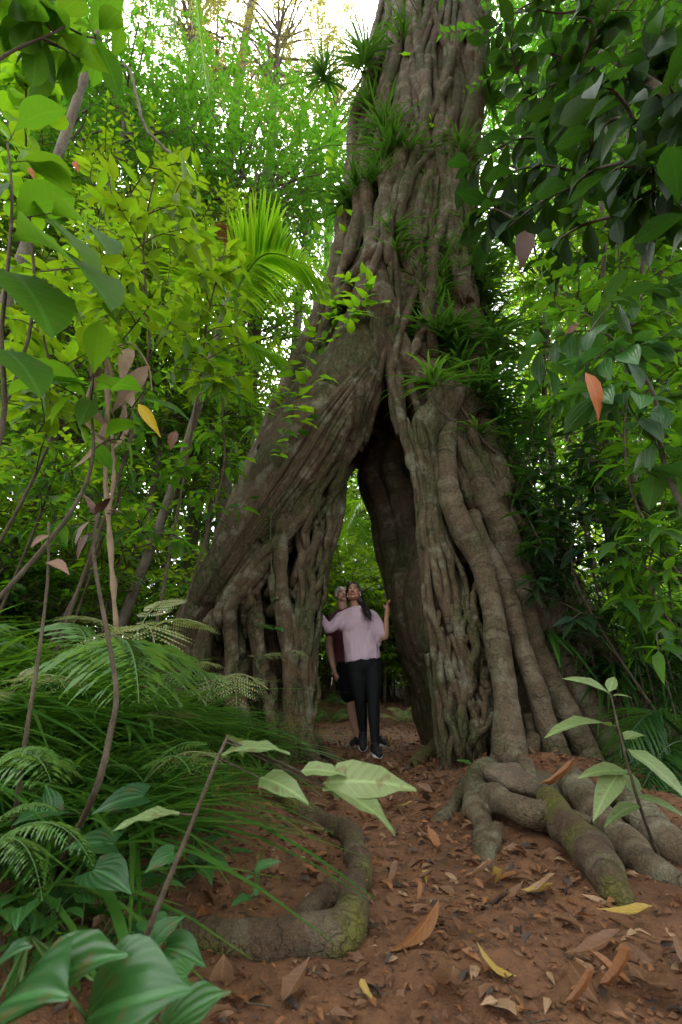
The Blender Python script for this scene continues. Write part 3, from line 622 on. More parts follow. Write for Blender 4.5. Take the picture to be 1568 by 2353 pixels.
# ------------------------------------------------------------------ plant builders (all around a base at the origin)
def twigs(mb, A, B, r0, r1, m=0):       # many thin three-sided sticks at once
    A = np.asarray(A, float); B = np.asarray(B, float); N = len(A); d = nrm(B - A)
    x = nrm(np.cross(d, np.array([.31, .17, .93]))); y = np.cross(d, x); V = []
    for P, r in ((A, r0), (B, r1)):
        r = np.broadcast_to(np.asarray(r, float), (N,))
        for a in (0, 2.094, 4.189): V.append(P + r[:, None] * (x * math.cos(a) + y * math.sin(a)))
    V = np.stack(V, 1); f = np.array([[0, 1, 4, 3], [1, 2, 5, 4], [2, 0, 3, 5]])
    mb.add(V.reshape(-1, 3), (f[None] + (np.arange(N) * 6)[:, None, None]).reshape(-1, 4), None, None, m)
def spray(lf, tw, P, D, L, nl, size, tpl, droop=.2, spread=.9, m=0, jit=.25):
    """leafy twigs: P starts, D directions, L lengths; nl leaves each, left and right"""
    N = len(P); D = nrm(D); L = np.broadcast_to(np.asarray(L, float), (N,))
    side = nrm(np.cross(D, np.array([0, 0, 1.]) + .15 * rng.normal(size=(N, 3))))
    t = np.linspace(.18, 1, nl); sg = np.where(np.arange(nl) % 2, 1., -1.)
    pos = P[:, None] + D[:, None] * (t[None, :, None] * L[:, None, None]); pos[..., 2] -= droop * (t ** 2)[None] * L[:, None] * .5
    k = np.where(t > .97, .15, spread)
    dr = D[:, None] * (1.1 - k[None, :, None] * .4) + side[:, None] * (sg * k)[None, :, None] + jit * rng.normal(size=(N, nl, 3)); dr[..., 2] -= droop
    up = np.array([0, 0, 1.]) + .35 * rng.normal(size=(N, nl, 3))
    sz = size * (.6 + .55 * rng.random((N, nl))) * (1 - .25 * np.abs(t - .6))[None]
    put_leaves(lf, tpl, pos.reshape(-1, 3), dr.reshape(-1, 3), up.reshape(-1, 3), sz.ravel(), m)
    if tw is not None: twigs(tw, P, pos[:, -1], .006 * size / .12 + .002, .002)
LT = {'r': rhomb(.5), 'o3': leaf_tpl(3, 'ovate', .48), 'o4': leaf_tpl(4, 'ovate', .46, .25, .35), 'el': leaf_tpl(5, 'ovate', .40, .2, .35, .05),
      'big': leaf_tpl(7, 'obovate', .46, .2, .45, .06, 2), 'heart': leaf_tpl(7, 'heart', .78, .18, .3, .0, 2), 'round': leaf_tpl(7, 'round', .8, .15, .25, .03, 2),
      'bigr': leaf_tpl(8, 'obovate', .66, .2, .4, .06, 2), 'lance': leaf_tpl(6, 'lance', .30, .2, .45, .05), 'strap': leaf_tpl(6, 'strap', .045, .4, .75), 'blade': leaf_tpl(6, 'strap', .024, .5, .9),
      'ov2': leaf_tpl(6, 'ovate', .5, .15, .3, .12, 2), 'pin': leaf_tpl(3, 'strap', .085, .3, .5)}

def make_tree(H, R, nclump, nspray, nl, size, lmat, smat, tr=.14, lean=0., tpl='r', shell=.55, L=.9):
    tk, cr = MB(), MB()
    top = np.array([lean, 0, H + R[2] * .45])
    tp = spline([[0, 0, -14], [0, 0, -3], [lean * .2 + .08, .05, H * .4], [lean * .7 - .05, 0, H * .8], top], 26)
    tube(tk, tp, np.interp(np.linspace(0, 1, 26), [0, .4, 1], [tr * 1.15, tr, tr * .35]), 9, wob=.08, seed=int(R[0] * 10))
    d = rdir(nclump); rad = (shell + (1 - shell) * rng.random(nclump)) ** .6
    C = np.array([lean, 0, H]) + d * rad[:, None] * np.array(R)
    for c in C:
        k = int(np.clip((c[2] - H + R[2]) / (2 * R[2]) * 8 + 17, 14, 25)); a = tp[k]
        mid = (a + c) / 2 + np.array([0, 0, .15 * R[2]]) + rng.normal(size=3) * .15
        tube(tk, spline([a, mid, c], 8), np.linspace(tr * .32, .012, 8), 5, cap=False)
    P = np.repeat(C, nspray, 0) + rng.normal(size=(nclump * nspray, 3)) * np.array(R) * .15
    D = nrm(P - np.repeat(C, nspray, 0)) + .6 * nrm(P - np.array([lean, 0, H - R[2] * .3])) + .5 * rng.normal(size=P.shape); D[:, 2] *= .6
    spray(cr, tk, P, D, L * (.6 + .6 * rng.random(len(P))), nl, size, LT[tpl])
    return tk.mesh('trunk', smat), cr.mesh('crown', lmat)
def plant(name, label, cat, loc, parts, group=None, rz=0, scale=1):
    e = empty(name, loc, label, cat, group, rz, scale)
    for nm, me in parts: link(nm, me, e)
    return e
def make_shrub(Ht, nst, spread, nsp, nl, size, lmat, tpl='o3', smat=None, L=.5, low=.15, droop=.2):
    tk, lf = MB(), MB(); smat = smat or M_twig; Ps, Ds = [], []
    for s in range(nst):
        a = rng.random() * 6.283; rr = spread * (.3 + .7 * rng.random()); h = Ht * (.7 + .3 * rng.random())
        S = spline([[rng.normal() * .06, rng.normal() * .06, -.15], [math.cos(a) * rr * .35, math.sin(a) * rr * .35, h * .5], [math.cos(a) * rr, math.sin(a) * rr, h]], 14)
        tube(tk, S, np.linspace(.008 + .006 * Ht, .005, 14), 6)
        t = low + (1 - low) * rng.random(nsp) ** .8; t[:3] = 1
        p = np.stack([np.interp(t, np.linspace(0, 1, 14), S[:, q]) for q in range(3)], -1)
        b = rng.random(nsp) * 6.283; d = np.stack([np.cos(b), np.sin(b), .25 + .5 * rng.random(nsp)], -1)
        Ps.append(p); Ds.append(d)
    P = np.concatenate(Ps); D = np.concatenate(Ds)
    spray(lf, tk, P, D, L * (.5 + .8 * rng.random(len(P))), nl, size, LT[tpl], droop)
    return tk.mesh('stem', smat), lf.mesh('foliage', lmat)

# ------------------------------------------------------------------ trees behind and around
T_kinds = {
 'fine': [make_tree(9, (2.9, 2.9, 2.6), 46, 13, 18, .15, M_far, M_stem, .15), make_tree(11, (3.3, 3.1, 2.4), 50, 13, 18, .15, M_far, M_stem, .18, .6)],
 'pale': [make_tree(15, (3.8, 3.6, 3.2), 40, 15, 16, .16, M_pale, M_stem, .24, .5, L=1.1), make_tree(18, (4.5, 4.2, 3.2), 42, 15, 16, .17, M_pale, M_stem, .26, -.6, L=1.2)],
 'broad': [make_tree(5, (2.0, 2.0, 2.0), 34, 9, 11, .22, M_mid, M_darkstem, .08, .2, 'o3', .3), make_tree(3.6, (1.9, 1.9, 2.1), 32, 9, 11, .21, M_yel, M_darkstem, .07, -.2, 'o3', .25)],
}
Hk = {'fine': (9, 11), 'pale': (15, 18), 'broad': (5, 3.6)}
TREES = [
 ('fine', 0, 300, 230, 9, 'fine leaved green tree with a pale trunk below the bent bare branch', 1.0),
 ('fine', 1, 90, 330, 7.5, 'green canopy tree at the far left behind the big round leaves', .9),
 ('fine', 0, 585, 440, 11, 'dense bright green tree above the arching palm frond', 1.1),
 ('fine', 1, 690, 420, 13, 'green tree crowding the left side of the fig trunk', 1.0),
 ('pale', 0, 640, 120, 13, 'tall pale yellowish tree with crooked limbs against the white sky', 1.0),
 ('pale', 1, 760, 260, 18, 'pale tree with a light trunk half hidden by the fig', 1.0),
 ('pale', 0, 600, -190, 15, 'sparse pale tree with its crown cut by the top edge', 1.0),
 ('fine', 0, 120, 40, 8, 'green tree filling the upper left corner behind dark leaves', 1.0),
 ('fine', 0, -160, 420, 7, 'green tree cut off by the left edge of the view', 1.0),
 ('broad', 1, 240, 560, 8, 'yellow green broad leaved tree behind the left saplings', 1.0),
 ('broad', 1, 430, 640, 9, 'yellow green tree beside the hole of white sky', 1.0),
 ('broad', 0, 600, 780, 11, 'mid green tree below the arching palm frond', 1.1),
 ('broad', 1, 60, 760, 7.5, 'yellow green tree low at the left edge', 1.0),
 ('broad', 0, 330, 900, 9.5, 'green understory tree behind the dry hanging stalk', 1.0),
 ('broad', 0, 110, 1010, 8, 'green understory tree at left above the grass', .9),
 ('broad', 1, 500, 960, 10, 'bright understory tree left of the leaning fig arm', 1.0),
 ('broad', 1, 570, 640, 13, 'light green tree behind the palm crown', 1.2),
 ('fine', 0, 200, 120, 11, 'green tree behind the pale trunk at upper left', 1.1),
 ('fine', 1, 390, 330, 14, 'leafy tree filling the gap behind the bent bare branch', 1.1),
 ('fine', 1, 530, 500, 13, 'glossy green tree just above the palm frond', 1.2),
 ('fine', 0, 30, 620, 9, 'green tree behind the large leaves at the left edge', 1.0),
 ('pale', 1, 470, 60, 15, 'pale tree left of the tall crooked limbed one', .9),
 ('fine', 0, 300, 480, 12, 'bright tree above the tall yellow green sapling', 1.1),
 ('broad', 0, 200, 860, 10, 'shaded tree behind the dry hanging stalk at left', 1.1),
 ('broad', 0, 420, 1060, 11, 'low green tree behind the slender dark stemmed sapling', 1.0),
 ('fine', 1, 1500, 480, 11, 'leafy tree behind the slender dark trees at right', 1.0),
 ('fine', 1, 1560, 800, 12, 'green tree with pinpoint sky gaps at the right edge', 1.0),
 ('fine', 0, 1330, 720, 14, 'small leaved tree far behind the right saplings', 1.0),
 ('broad', 1, 775, 1190, 15, 'bright green tree closing the view through the arch', 1.3),
 ('broad', 0, 870, 1130, 17, 'green tree far behind the apex of the arch', 1.5),
 ('pale', 1, 520, 150, 17, 'hazy pale crown in the bright gap left of the fig', 1.0),
 ('fine', 1, 1230, 330, 10, 'tree of small leaves right beside the fig trunk', .9),
 ('fine', 0, 1440, 300, 10, 'leafy tree behind the dark overhanging leaves', 1.0),
 ('fine', 1, 1330, 90, 9, 'tall tree at upper right closing off the sky', 1.0),
 ('fine', 0, 1620, 120, 8, 'leafy tree in the dark upper right corner', 1.0),
 ('broad', 1, 1230, 640, 10, 'backlit bright green tree right of the fig trunk', 1.0),
 ('broad', 1, 1400, 560, 12, 'backlit yellow green tree with white sky showing through', 1.1),
 ('broad', 0, 1560, 620, 9, 'green tree with sky gaps at the right edge', 1.0),
 ('broad', 1, 1330, 860, 11, 'bright green tree behind the thin dark saplings', 1.0),
 ('broad', 0, 1500, 900, 9, 'green tree behind the grey glossy leaves at right', 1.0),
 ('broad', 0, 1270, 1060, 12, 'green understory tree beyond the strap leaved climbers', 1.0),
 ('broad', 1, 1450, 1150, 10, 'light green understory tree at lower right', .9),
 ('broad', 0, 1640, 1000, 8, 'green understory tree cut by the right edge', 1.0),
]
first = {}
for kd, v, px, py, Y, lab, sc in TREES:
    c = W(px, py, Y); g = gz(c[0], c[1]); H = Hk[kd][v]
    rz = float(rng.random() * 6.28); key = (kd, v); loc = (c[0], c[1], g); dz = (c[2] - g) / sc - H
    if key not in first:
        tk, cr = T_kinds[kd][v]; t_ = first[key] = plant('forest_tree', lab, 'tree', loc, [('trunk', tk), ('crown', cr)], 'forest trees around the fig', rz, sc)
    else: t_ = copy_tree(first[key], loc, rz, sc, lab)
    for ch in t_.children: ch.location.z = dz
# farther trees all round, alike one another
FARL = 'distant rainforest tree merging into the green behind the nearer trees'
for k in range(24):
    a = R_(-64 + 128 * (k + .5) / 24 + rng.normal() * 2); d = 17 + 13 * rng.random() + (k % 3) * 3
    x, y = d * math.sin(a), d * math.cos(a)
    key = [('fine', 0), ('fine', 1), ('broad', 0), ('broad', 1)][k % 4]
    s = 1.0 + .4 * rng.random() if key[0] == 'fine' else 1.7 + .6 * rng.random()
    t_ = copy_tree(first[key], (x, y, gz(x, y) - .3), float(rng.random() * 6.28), s, FARL)
    for ch in t_.children: ch.location.z = 2.5 * rng.random() - 1

for k in range(30):
    a = R_(-60 + 120 * (k + .5) / 30); d = 14 + 4 * rng.random(); x, y = d * math.sin(a), d * math.cos(a)
    t_ = copy_tree(first[('broad', k % 2)], (x, y, gz(x, y) - .5), float(rng.random() * 6.28), (1.2, 1.2, .9 + .2 * rng.random()), 'low bushy forest tree closing the view between the trunks')
    for ch in t_.children: ch.location.z = (-2.6, -1.2)[k % 2] + .5 * rng.random()
# forest trees added behind and beside the camera to shade the fig's front
for x, y, kd, s_ in [(6.5, -2, ('fine', 1), 1.2), (5.5, 2.0, ('fine', 0), 1.2), (7.5, 5, ('fine', 1), 1.2), (4.5, -8, ('broad', 0), 2), (-4, -8.5, ('broad', 1), 2)]:
    t_ = copy_tree(first[kd], (x, y, gz(x, y) - .2), float(rng.random() * 6.28), s_, 'forest tree added around the viewpoint to shade the fig front')
    for ch in t_.children: ch.location.z = 1.5
# ------------------------------------------------------------------ understory shrubs
S_kinds = [make_shrub(1.5, 5, .7, 11, 9, .17, M_mid, 'o4'), make_shrub(1.9, 4, .7, 13, 9, .16, M_yel, 'o4'), make_shrub(1.0, 6, .6, 9, 9, .13, M_mid, 'o4', low=.05), make_shrub(2.6, 4, .8, 18, 8, .19, M_yel, 'o4')]
SHL = ['leafy green shrub in the forest undergrowth', 'yellow green leafy shrub in the forest undergrowth', 'low dark green bush covering the forest floor', 'tall spindly yellow green shrub in the undergrowth']
sf = {}
def shrub(k, x, y, s, lab=None):
    loc = (x, y, gz(x, y)); rz = float(rng.random() * 6.28)
    if k not in sf:
        a, b = S_kinds[k]; sf[k] = plant('understory_shrub', lab or SHL[k], 'shrub', loc, [('stem', a), ('foliage', b)], 'shrubs of the undergrowth', rz, s)
        return sf[k]
    return copy_tree(sf[k], loc, rz, s, lab or SHL[k])
for k in range(40):                     # left side, behind the ferns
    x = -.9 - 5.2 * rng.random(); y = 3.4 + 6.5 * rng.random()
    if x > -2.3 and 3.9 < y < 6.6: x -= 1.6
    shrub(int(rng.integers(0, 4)), x, y, .7 + .5 * rng.random())
for k in range(30):                     # right side
    x = 3.3 + 4.8 * rng.random(); y = 3.6 + 6 * rng.random()
    shrub(int(rng.choice([0, 2, 3, 0])), x, y, .7 + .5 * rng.random())
for k in range(30):                     # behind the fig
    x = -3.5 + 8 * rng.random(); y = 7.9 + 4 * rng.random()
    if abs(x - .5) < 1.4 and y < 10: y += 2.2
    shrub(int(rng.integers(0, 4)), x, y, .6 + .5 * rng.random())

for k in range(20):
    x = -1.7 + 4.2 * (k + .5) / 20; y = 10.2 + 1.5 * rng.random() + .5 * (k % 2)
    shrub((1, 3, 1)[k % 3], x, y, 1.0 + .5 * rng.random())
# ------------------------------------------------------------------ left saplings with large bright leaves
def sapling(label, stem, tips, size, lmat, tpl='el', nl=6, smat=None, r=.014, name='sapling', L=.3, tw=.004, droop=.3, cat='sapling'):
    """stem: world points; tips: world points where a leafy twig ends"""
    e = empty(name, stem[0], label, cat); O = np.asarray(stem[0], float); tk, lf = MB(), MB()
    S = spline(np.array(stem) - O, 24); tube(tk, S, np.linspace(r, r * .35, 24), 7, wob=.1)
    nodes = [q for q in S]; T_ = np.array(tips) - O; T_ = T_[np.argsort([np.min(np.linalg.norm(S - t, axis=1)) for t in T_])]
    for tp in T_:                       # each twig forks from the nearest wood that lies below it
        N_ = np.array(nodes); k = int(np.argmin(np.linalg.norm(N_ - tp, axis=1) + .8 * np.maximum(N_[:, 2] - tp[2] + .08, 0))); a = N_[k]
        mid = (a + tp) / 2 + rng.normal(size=3) * .05 * min(1, np.linalg.norm(tp - a)) + np.array([0, 0, .08 * min(1, np.linalg.norm(tp - a))])
        B = spline([a, mid, tp], 9); tube(tk, B, np.linspace(tw * 1.5, tw * .7, 9), 5, cap=False); nodes += [B[3], B[5], B[7]]
        d = nrm(tp - mid) * np.array([1, 1, .5]); n = nl + int(rng.integers(-1, 2))
        an = np.arange(n) * 2.4 + rng.random() * 6; x = nrm(np.cross(d, [0, 0, 1.])); y = np.cross(x, d)
        dr = d[None] * .55 + x[None] * np.cos(an)[:, None] + .45 * y[None] * np.sin(an)[:, None] + .12 * rng.normal(size=(n, 3)); dr[:, 2] -= droop * rng.random(n)
        pos = tp[None] - d[None] * (np.linspace(0, L, n)[:, None] * .8)
        put_leaves(lf, LT[tpl], pos, dr, np.array([0, 0, 1.]) + .3 * rng.normal(size=(n, 3)), size * (.65 + .5 * rng.random(n)))
    tk.obj('stem', smat or M_twig, e); lf.obj('foliage', lmat, e); return e
def tipsbox(n, x0, x1, y0, y1, Y0, Y1): return [W(x0 + (x1 - x0) * rng.random(), y0 + (y1 - y0) * rng.random(), Y0 + (Y1 - Y0) * rng.random()) for _ in range(n)]
def base(x, y): return np.array([x, y, gz(x, y) - .05])
sapling('tall sapling with bright yellow green leaves beside the hole of sky', [base(-1.9, 3.1), W(330, 900, 3.0), W(330, 560, 2.7), W(360, 390, 2.5)], tipsbox(52, 190, 470, 350, 800, 2.2, 3.3), .20, M_yel)
sapling('sapling with pale green leaves reaching toward the palm frond', [base(-1.5, 3.7), W(440, 1000, 3.6), W(480, 720, 3.3), W(520, 560, 3.1)], tipsbox(52, 390, 570, 520, 900, 2.9, 4.0), .19, M_yel, 'o4')
sapling('leafy sapling at left in front of the dry stalk', [base(-2.6, 3.0), W(120, 1000, 2.9), W(100, 760, 2.7), W(130, 620, 2.6)], tipsbox(46, 0, 270, 580, 1000, 2.3, 3.2), .18, M_yel, 'ov2')
sapling('slender dark stemmed sapling left of the leaning fig arm', [base(-1.55, 4.0), W(505, 1120, 4.0), W(512, 960, 3.9), W(516, 820, 3.8)], tipsbox(22, 410, 560, 830, 1180, 3.8, 4.5), .18, M_mid)
sapling('understory sapling with drooping leaves above the grass at left', [base(-2.3, 3.6), W(270, 1150, 3.5), W(250, 1000, 3.4)], tipsbox(48, 40, 440, 880, 1260, 2.9, 3.9), .17, M_mid, 'o4')
sapling('thin shrub of fresh round leaves at upper left', [base(-2.5, 2.6), W(60, 800, 2.5), W(60, 420, 2.2), W(60, 130, 2.0)], tipsbox(22, 0, 120, 100, 460, 1.9, 2.4), .15, M_vine, 'round', 5)
sapling('wispy sapling with small bright leaves behind the tall one', [base(-2.6, 4.4), W(300, 1000, 4.3), W(260, 700, 4.1), W(240, 480, 4.0)], tipsbox(70, 120, 420, 420, 900, 3.7, 4.6), .13, M_vine, 'o4', 8)
sapling('dark leafy sapling filling the shade left of the dry stalk', [base(-2.9, 3.8), W(120, 1100, 3.7), W(100, 950, 3.6)], tipsbox(60, -20, 300, 820, 1240, 3.3, 4.2), .16, M_mid, 'lance', 8)
# near left stem with very large dull green leaves
def leafplant(label, stem, leaves, lmat, tpl, name='sapling', r=.01, smat=None, cat='sapling', pet=.003, single=False):
    """leaves: (base px, base py, tip px, tip py, Y base, Y tip, width factor)"""
    e = empty(name, stem[0], label, cat); O = np.asarray(stem[0], float); tk = MB()
    S = spline(np.array(stem) - O, 26); tube(tk, S, np.linspace(r, r * .45, 26), 8, wob=.1)
    for (bx, by, tx, ty, Yb, Yt, rn) in leaves:
        a = W(bx, by, Yb) - O; b = W(tx, ty, Yt) - O; k = int(np.argmin(np.linalg.norm(S - a, axis=1)))
        m = MB(); d = b - a; L = np.linalg.norm(d)
        V, q, uv = LT[tpl]; up = np.array([0, -.35, 1.]) + .2 * rng.normal(size=3)
        # stretch so that the drooped tip lands on b
        put_leaves(m, (V, q, uv), [a], [d + np.array([0, 0, .32 * L])], [up], [L * 1.03], rnd=rn)
        twigs(tk, [S[k]], [a], pet, pet * .8)
        m.obj('leaf', lmat, e)
    tk.obj('stem', smat or M_twig, e); return e
leafplant('near sapling at the left edge with very large dull green leaves', [base(-1.9, 1.5), W(-40, 1100, 1.55), W(5, 740, 1.5), W(28, 480, 1.5), W(18, 330, 1.5)],
  [(35, 300, 122, 220, 1.5, 1.45, .3), (30, 500, 160, 440, 1.5, 1.45, .4), (30, 545, 235, 650, 1.5, 1.4, .5), (120, 490, 240, 545, 1.5, 1.4, .6), (40, 470, 210, 600, 1.55, 1.6, .7), (20, 380, 150, 360, 1.5, 1.6, .9), (10, 620, 90, 720, 1.5, 1.4, .3), (25, 420, -60, 460, 1.5, 1.4, .2), (60, 370, 160, 420, 1.5, 1.7, .8), (0, 800, 70, 880, 1.5, 1.45, .4)], M_dull, 'bigr', r=.012)
sapling('overhanging branch of large dark leaves in the upper left corner', [base(-2.9, 1.6), W(-160, 700, 1.6), W(-60, 200, 1.5), W(150, 60, 1.6)],
  [W(a, b, c) for a, b, c in [(150, 60, 1.7), (80, 30, 1.6), (200, 40, 1.8), (175, 130, 1.7), (230, 90, 1.9), (40, 60, 1.6), (20, 10, 1.5), (110, 100, 1.7)]], 0.34, M_dull, 'big', 6, r=.018, L=.35, droop=.5, tw=.006)
sapling('low leafy branch with two long leaves above the dry stalk', [base(-1.8, 2.0), W(180, 1150, 2.0), W(210, 880, 1.9)],
  [W(215, 860, 1.8), W(330, 900, 1.85), W(120, 880, 1.8), (W(280, 1010, 2.0))], .26, M_dull, 'big', 4, L=.2)

# ------------------------------------------------------------------ overhanging dark tree, upper right
TR = [(1180, 60, 3.2), (1260, 120, 3.0), (1330, 40, 2.8), (1200, 230, 3.3), (1290, 260, 3.0), (1380, 190, 2.2), (1440, 100, 2.4), (1530, 60, 2.2), (1540, 200, 2.1), (1450, 290, 2.4), (1350, 330, 2.8), (1230, 380, 3.2), (1150, 420, 3.4), (1170, 520, 3.4),
      (1300, 440, 3.0), (1400, 400, 2.5), (1500, 380, 2.3), (1560, 470, 2.1), (1420, 500, 2.7), (1270, 560, 3.1), (1160, 330, 3.5), (1120, 480, 3.5), (1220, 20, 3.4), (1400, 20, 2.6), (1490, 180, 2.5), (1330, 150, 3.0), (1180, 150, 3.5), (1260, 330, 3.3), (1480, 450, 2.6), (1560, 300, 2.4), (1340, 240, 2.7), (1240, 480, 3.4), (1570, 130, 2.6), (1290, 190, 3.4), (1390, 90, 3.0), (1460, 230, 3.0), (1350, 420, 3.3), (1520, 520, 2.8), (1200, 460, 3.7)]
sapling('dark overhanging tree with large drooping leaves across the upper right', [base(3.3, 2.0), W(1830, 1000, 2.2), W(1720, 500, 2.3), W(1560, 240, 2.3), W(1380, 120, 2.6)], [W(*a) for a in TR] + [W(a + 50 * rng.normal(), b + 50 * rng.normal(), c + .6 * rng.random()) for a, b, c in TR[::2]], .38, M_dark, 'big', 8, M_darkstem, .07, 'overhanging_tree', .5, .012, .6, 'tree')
sapling('dark sapling with drooping glossy leaves at the right edge', [base(2.6, 2.6), W(1560, 1150, 2.6), W(1500, 900, 2.5), W(1400, 770, 2.4)],
  [W(a, b, c) for a, b, c in [(1240, 790, 2.6), (1320, 760, 2.5), (1400, 800, 2.3), (1480, 790, 2.4), (1550, 760, 2.3), (1360, 900, 2.3), (1440, 900, 2.3), (1540, 900, 2.4), (1260, 860, 2.8), (1500, 1000, 2.5), (1420, 690, 2.6), (1540, 660, 2.5), (1330, 840, 2.4), (1560, 1080, 2.6)]], .27, M_gloss, 'big', 6, M_darkstem, .022, L=.35, droop=.6)
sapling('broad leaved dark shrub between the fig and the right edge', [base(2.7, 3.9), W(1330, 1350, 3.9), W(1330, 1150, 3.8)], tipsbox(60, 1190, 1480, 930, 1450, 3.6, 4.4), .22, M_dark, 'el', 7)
sapling('green broad leaved shrub low at the right edge', [base(3.2, 3.4), W(1520, 1400, 3.4), W(1510, 1200, 3.3)], tipsbox(50, 1400, 1600, 950, 1520, 3.0, 3.9), .22, M_mid, 'el', 7)
sapling('tall leafy shrub right beside the shaded flank of the fig', [base(2.5, 4.9), W(1240, 1200, 5.0), W(1220, 900, 5.0), W(1200, 650, 5.0)], tipsbox(60, 1130, 1330, 480, 1050, 4.7, 5.6), .2, M_mid, 'el', 7)
sapling('leafy sapling with large leaves against the right sky gaps', [base(3.4, 3.3), W(1480, 1200, 3.3), W(1440, 800, 3.2), W(1420, 560, 3.1)], tipsbox(60, 1250, 1600, 480, 950, 2.9, 3.8), .21, M_mid, 'el', 7)
for k, (x, lab, tx) in enumerate([(3.0, 'thin dark trunked tree rising through the right undergrowth', 1390), (3.9, 'slender dark tree behind the overhanging leaves at right', 1480), (2.5, 'crooked thin tree close right of the fig', 1290)]):
    y = (4.6, 4.3, 5.4)[k]
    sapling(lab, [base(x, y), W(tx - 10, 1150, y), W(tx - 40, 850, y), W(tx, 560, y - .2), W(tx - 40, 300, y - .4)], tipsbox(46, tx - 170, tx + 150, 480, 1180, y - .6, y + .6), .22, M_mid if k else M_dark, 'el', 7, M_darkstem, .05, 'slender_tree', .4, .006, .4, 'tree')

# ------------------------------------------------------------------ ferns, grasses, palms
def frond_mesh(L, npin, wmax, lmat, arch=.45, lobed=True, tip='pin', stalk=.18, bip=False):
    """one fern frond along +Y, arching; pinnae in two rows"""
    m = MB(); t = np.linspace(0, 1, 26); S = np.stack([0 * t, L * t * (1 - .15 * t * t), L * (arch * t - arch * 1.25 * t * t)], -1)
    tube(m, S, np.linspace(.0045, .001, 26), 5, cap=False, rnd=.5)
    tt = np.linspace(stalk, .985, npin); prof = np.sin(np.pi * np.clip((tt - stalk) / (1 - stalk) * .86 + .14, 0, 1)) ** .7 * wmax
    T = nrm(np.gradient(S, axis=0))
    for sg in (-1, 1):
        P = np.stack([np.interp(tt, t, S[:, q]) for q in range(3)], -1); D = np.stack([np.interp(tt, t, T[:, q]) for q in range(3)], -1)
        d = np.array([sg, 0, 0]) + .45 * D + .05 * rng.normal(size=P.shape); d[:, 2] -= .12
        prof = prof * (.8 + .3 * rng.random(npin)) * (rng.random(npin) > .06)
        if not bip:
            put_leaves(m, LT['pin2'], P, d, np.array([0, -.2, 1.]) + .1 * rng.normal(size=P.shape), prof * (.9 + .2 * rng.random(npin)))
        else:
            for p, dd, l in zip(P, nrm(d), prof):
                if l < .01: continue
                k = max(6, int(l / .013)); u = np.linspace(.06, 1, k); A = p + dd * (u * l)[:, None]; A[:, 2] -= .12 * l * u ** 2
                s2 = np.sin(np.pi * np.clip(u * .85 + .15, 0, 1)) ** .8 * l * .21
                pd = nrm(np.cross(dd, [0, 0, 1.]))
                for s3 in (-1, 1): put_leaves(m, LT['pinnule'], A, s3 * pd + .45 * dd, np.array([0, 0, 1.]) + .12 * rng.normal(size=A.shape), s2)
    return m.mesh('frond', lmat)
LT['pin2'] = leaf_tpl(5, 'lance', .13, .15, .3, .35)
LT['pinnule'] = leaf_tpl(2, 'lance', .42, .1, .2)
FR = {'green': frond_mesh(.75, 28, .22, M_fern), 'pale': frond_mesh(.6, 15, .20, M_ferny, bip=True), 'lace': frond_mesh(.42, 13, .13, M_fern, bip=True), 'long': frond_mesh(.9, 30, .13, M_fern, .6), 'lacep': frond_mesh(.5, 14, .15, M_ferny, bip=True)}
def fern(label, loc, kind, n, scale=1., rz0=None, span=6.283, tilt=.5, only=None):
    e = empty('fern', loc, label, 'fern')
    for k in range(n):
        a = (rng.random() * .5 + k) / n * span + (rz0 if rz0 is not None else rng.random() * 6)
        o = link('frond', FR[kind], e, rot=(tilt * (.6 + .8 * rng.random()), .25 * rng.normal(), a), scale=scale * (.75 + .4 * rng.random()))
    return e
def gb(px, py): return WG(px, py)
def onbank(x, y, dz=0): return np.array([x, y, gz(x, y) + dz])
def fern_px(label, fronds):             # fronds: (kind, base px, py, Y, tip px, py, Y, lift)
    O = W(*fronds[0][1:4]); O[2] = min(O[2], gz(O[0], O[1]) + .5); e = empty('fern', O, label, 'fern')
    for kd, bx, by, Yb, tx, ty, Yt in fronds:
        a, b = W(bx, by, Yb), W(tx, ty, Yt); d = b - a; L0 = {'green': .75, 'pale': .6, 'lace': .42, 'long': .9, 'lacep': .5}[kd]; sc = np.linalg.norm(d) / (L0 * .88)
        y = nrm(d); x = nrm(np.cross(y, [0, 0, 1.])); z = np.cross(x, y); Mx = Matrix(np.stack([x, y, z], 1).tolist())
        link('frond', FR[kd], e, loc=a - O, rot=(Mx @ Matrix.Rotation(.28, 3, 'X')).to_euler(), scale=sc)
    return e
fern_px('pale yellowing lacy fern spread level over the grass at left', [('pale', 300, 1475, 2.15, 490, 1490, 2.0), ('pale', 300, 1475, 2.15, 105, 1455, 2.05), ('pale', 295, 1470, 2.1, 350, 1560, 1.7), ('lacep', 300, 1475, 2.1, 210, 1540, 1.75), ('pale', 310, 1465, 2.2, 420, 1400, 2.5)])
fern_px('fresh green comb leaved fern at left behind the thin brown stem', [('green', 215, 1545, 1.85, 300, 1745, 1.2), ('green', 220, 1540, 1.9, 420, 1640, 1.5), ('green', 215, 1540, 1.9, 120, 1480, 2.2), ('lace', 215, 1545, 1.85, 90, 1640, 1.5)])
fern_px('small green fern hanging over the left edge of the soil', [('long', -60, 1990, .95, 215, 2045, .85), ('long', -60, 1960, 1.0, 140, 1900, .95), ('long', -60, 1990, .95, 90, 2130, .8)])
fern_px('fern with long side fronds at the left edge', [('long', -40, 1800, 1.15, 140, 1800, 1.05), ('long', -40, 1790, 1.2, 100, 1740, 1.2), ('green', -40, 1800, 1.2, 110, 1870, 1.0)])
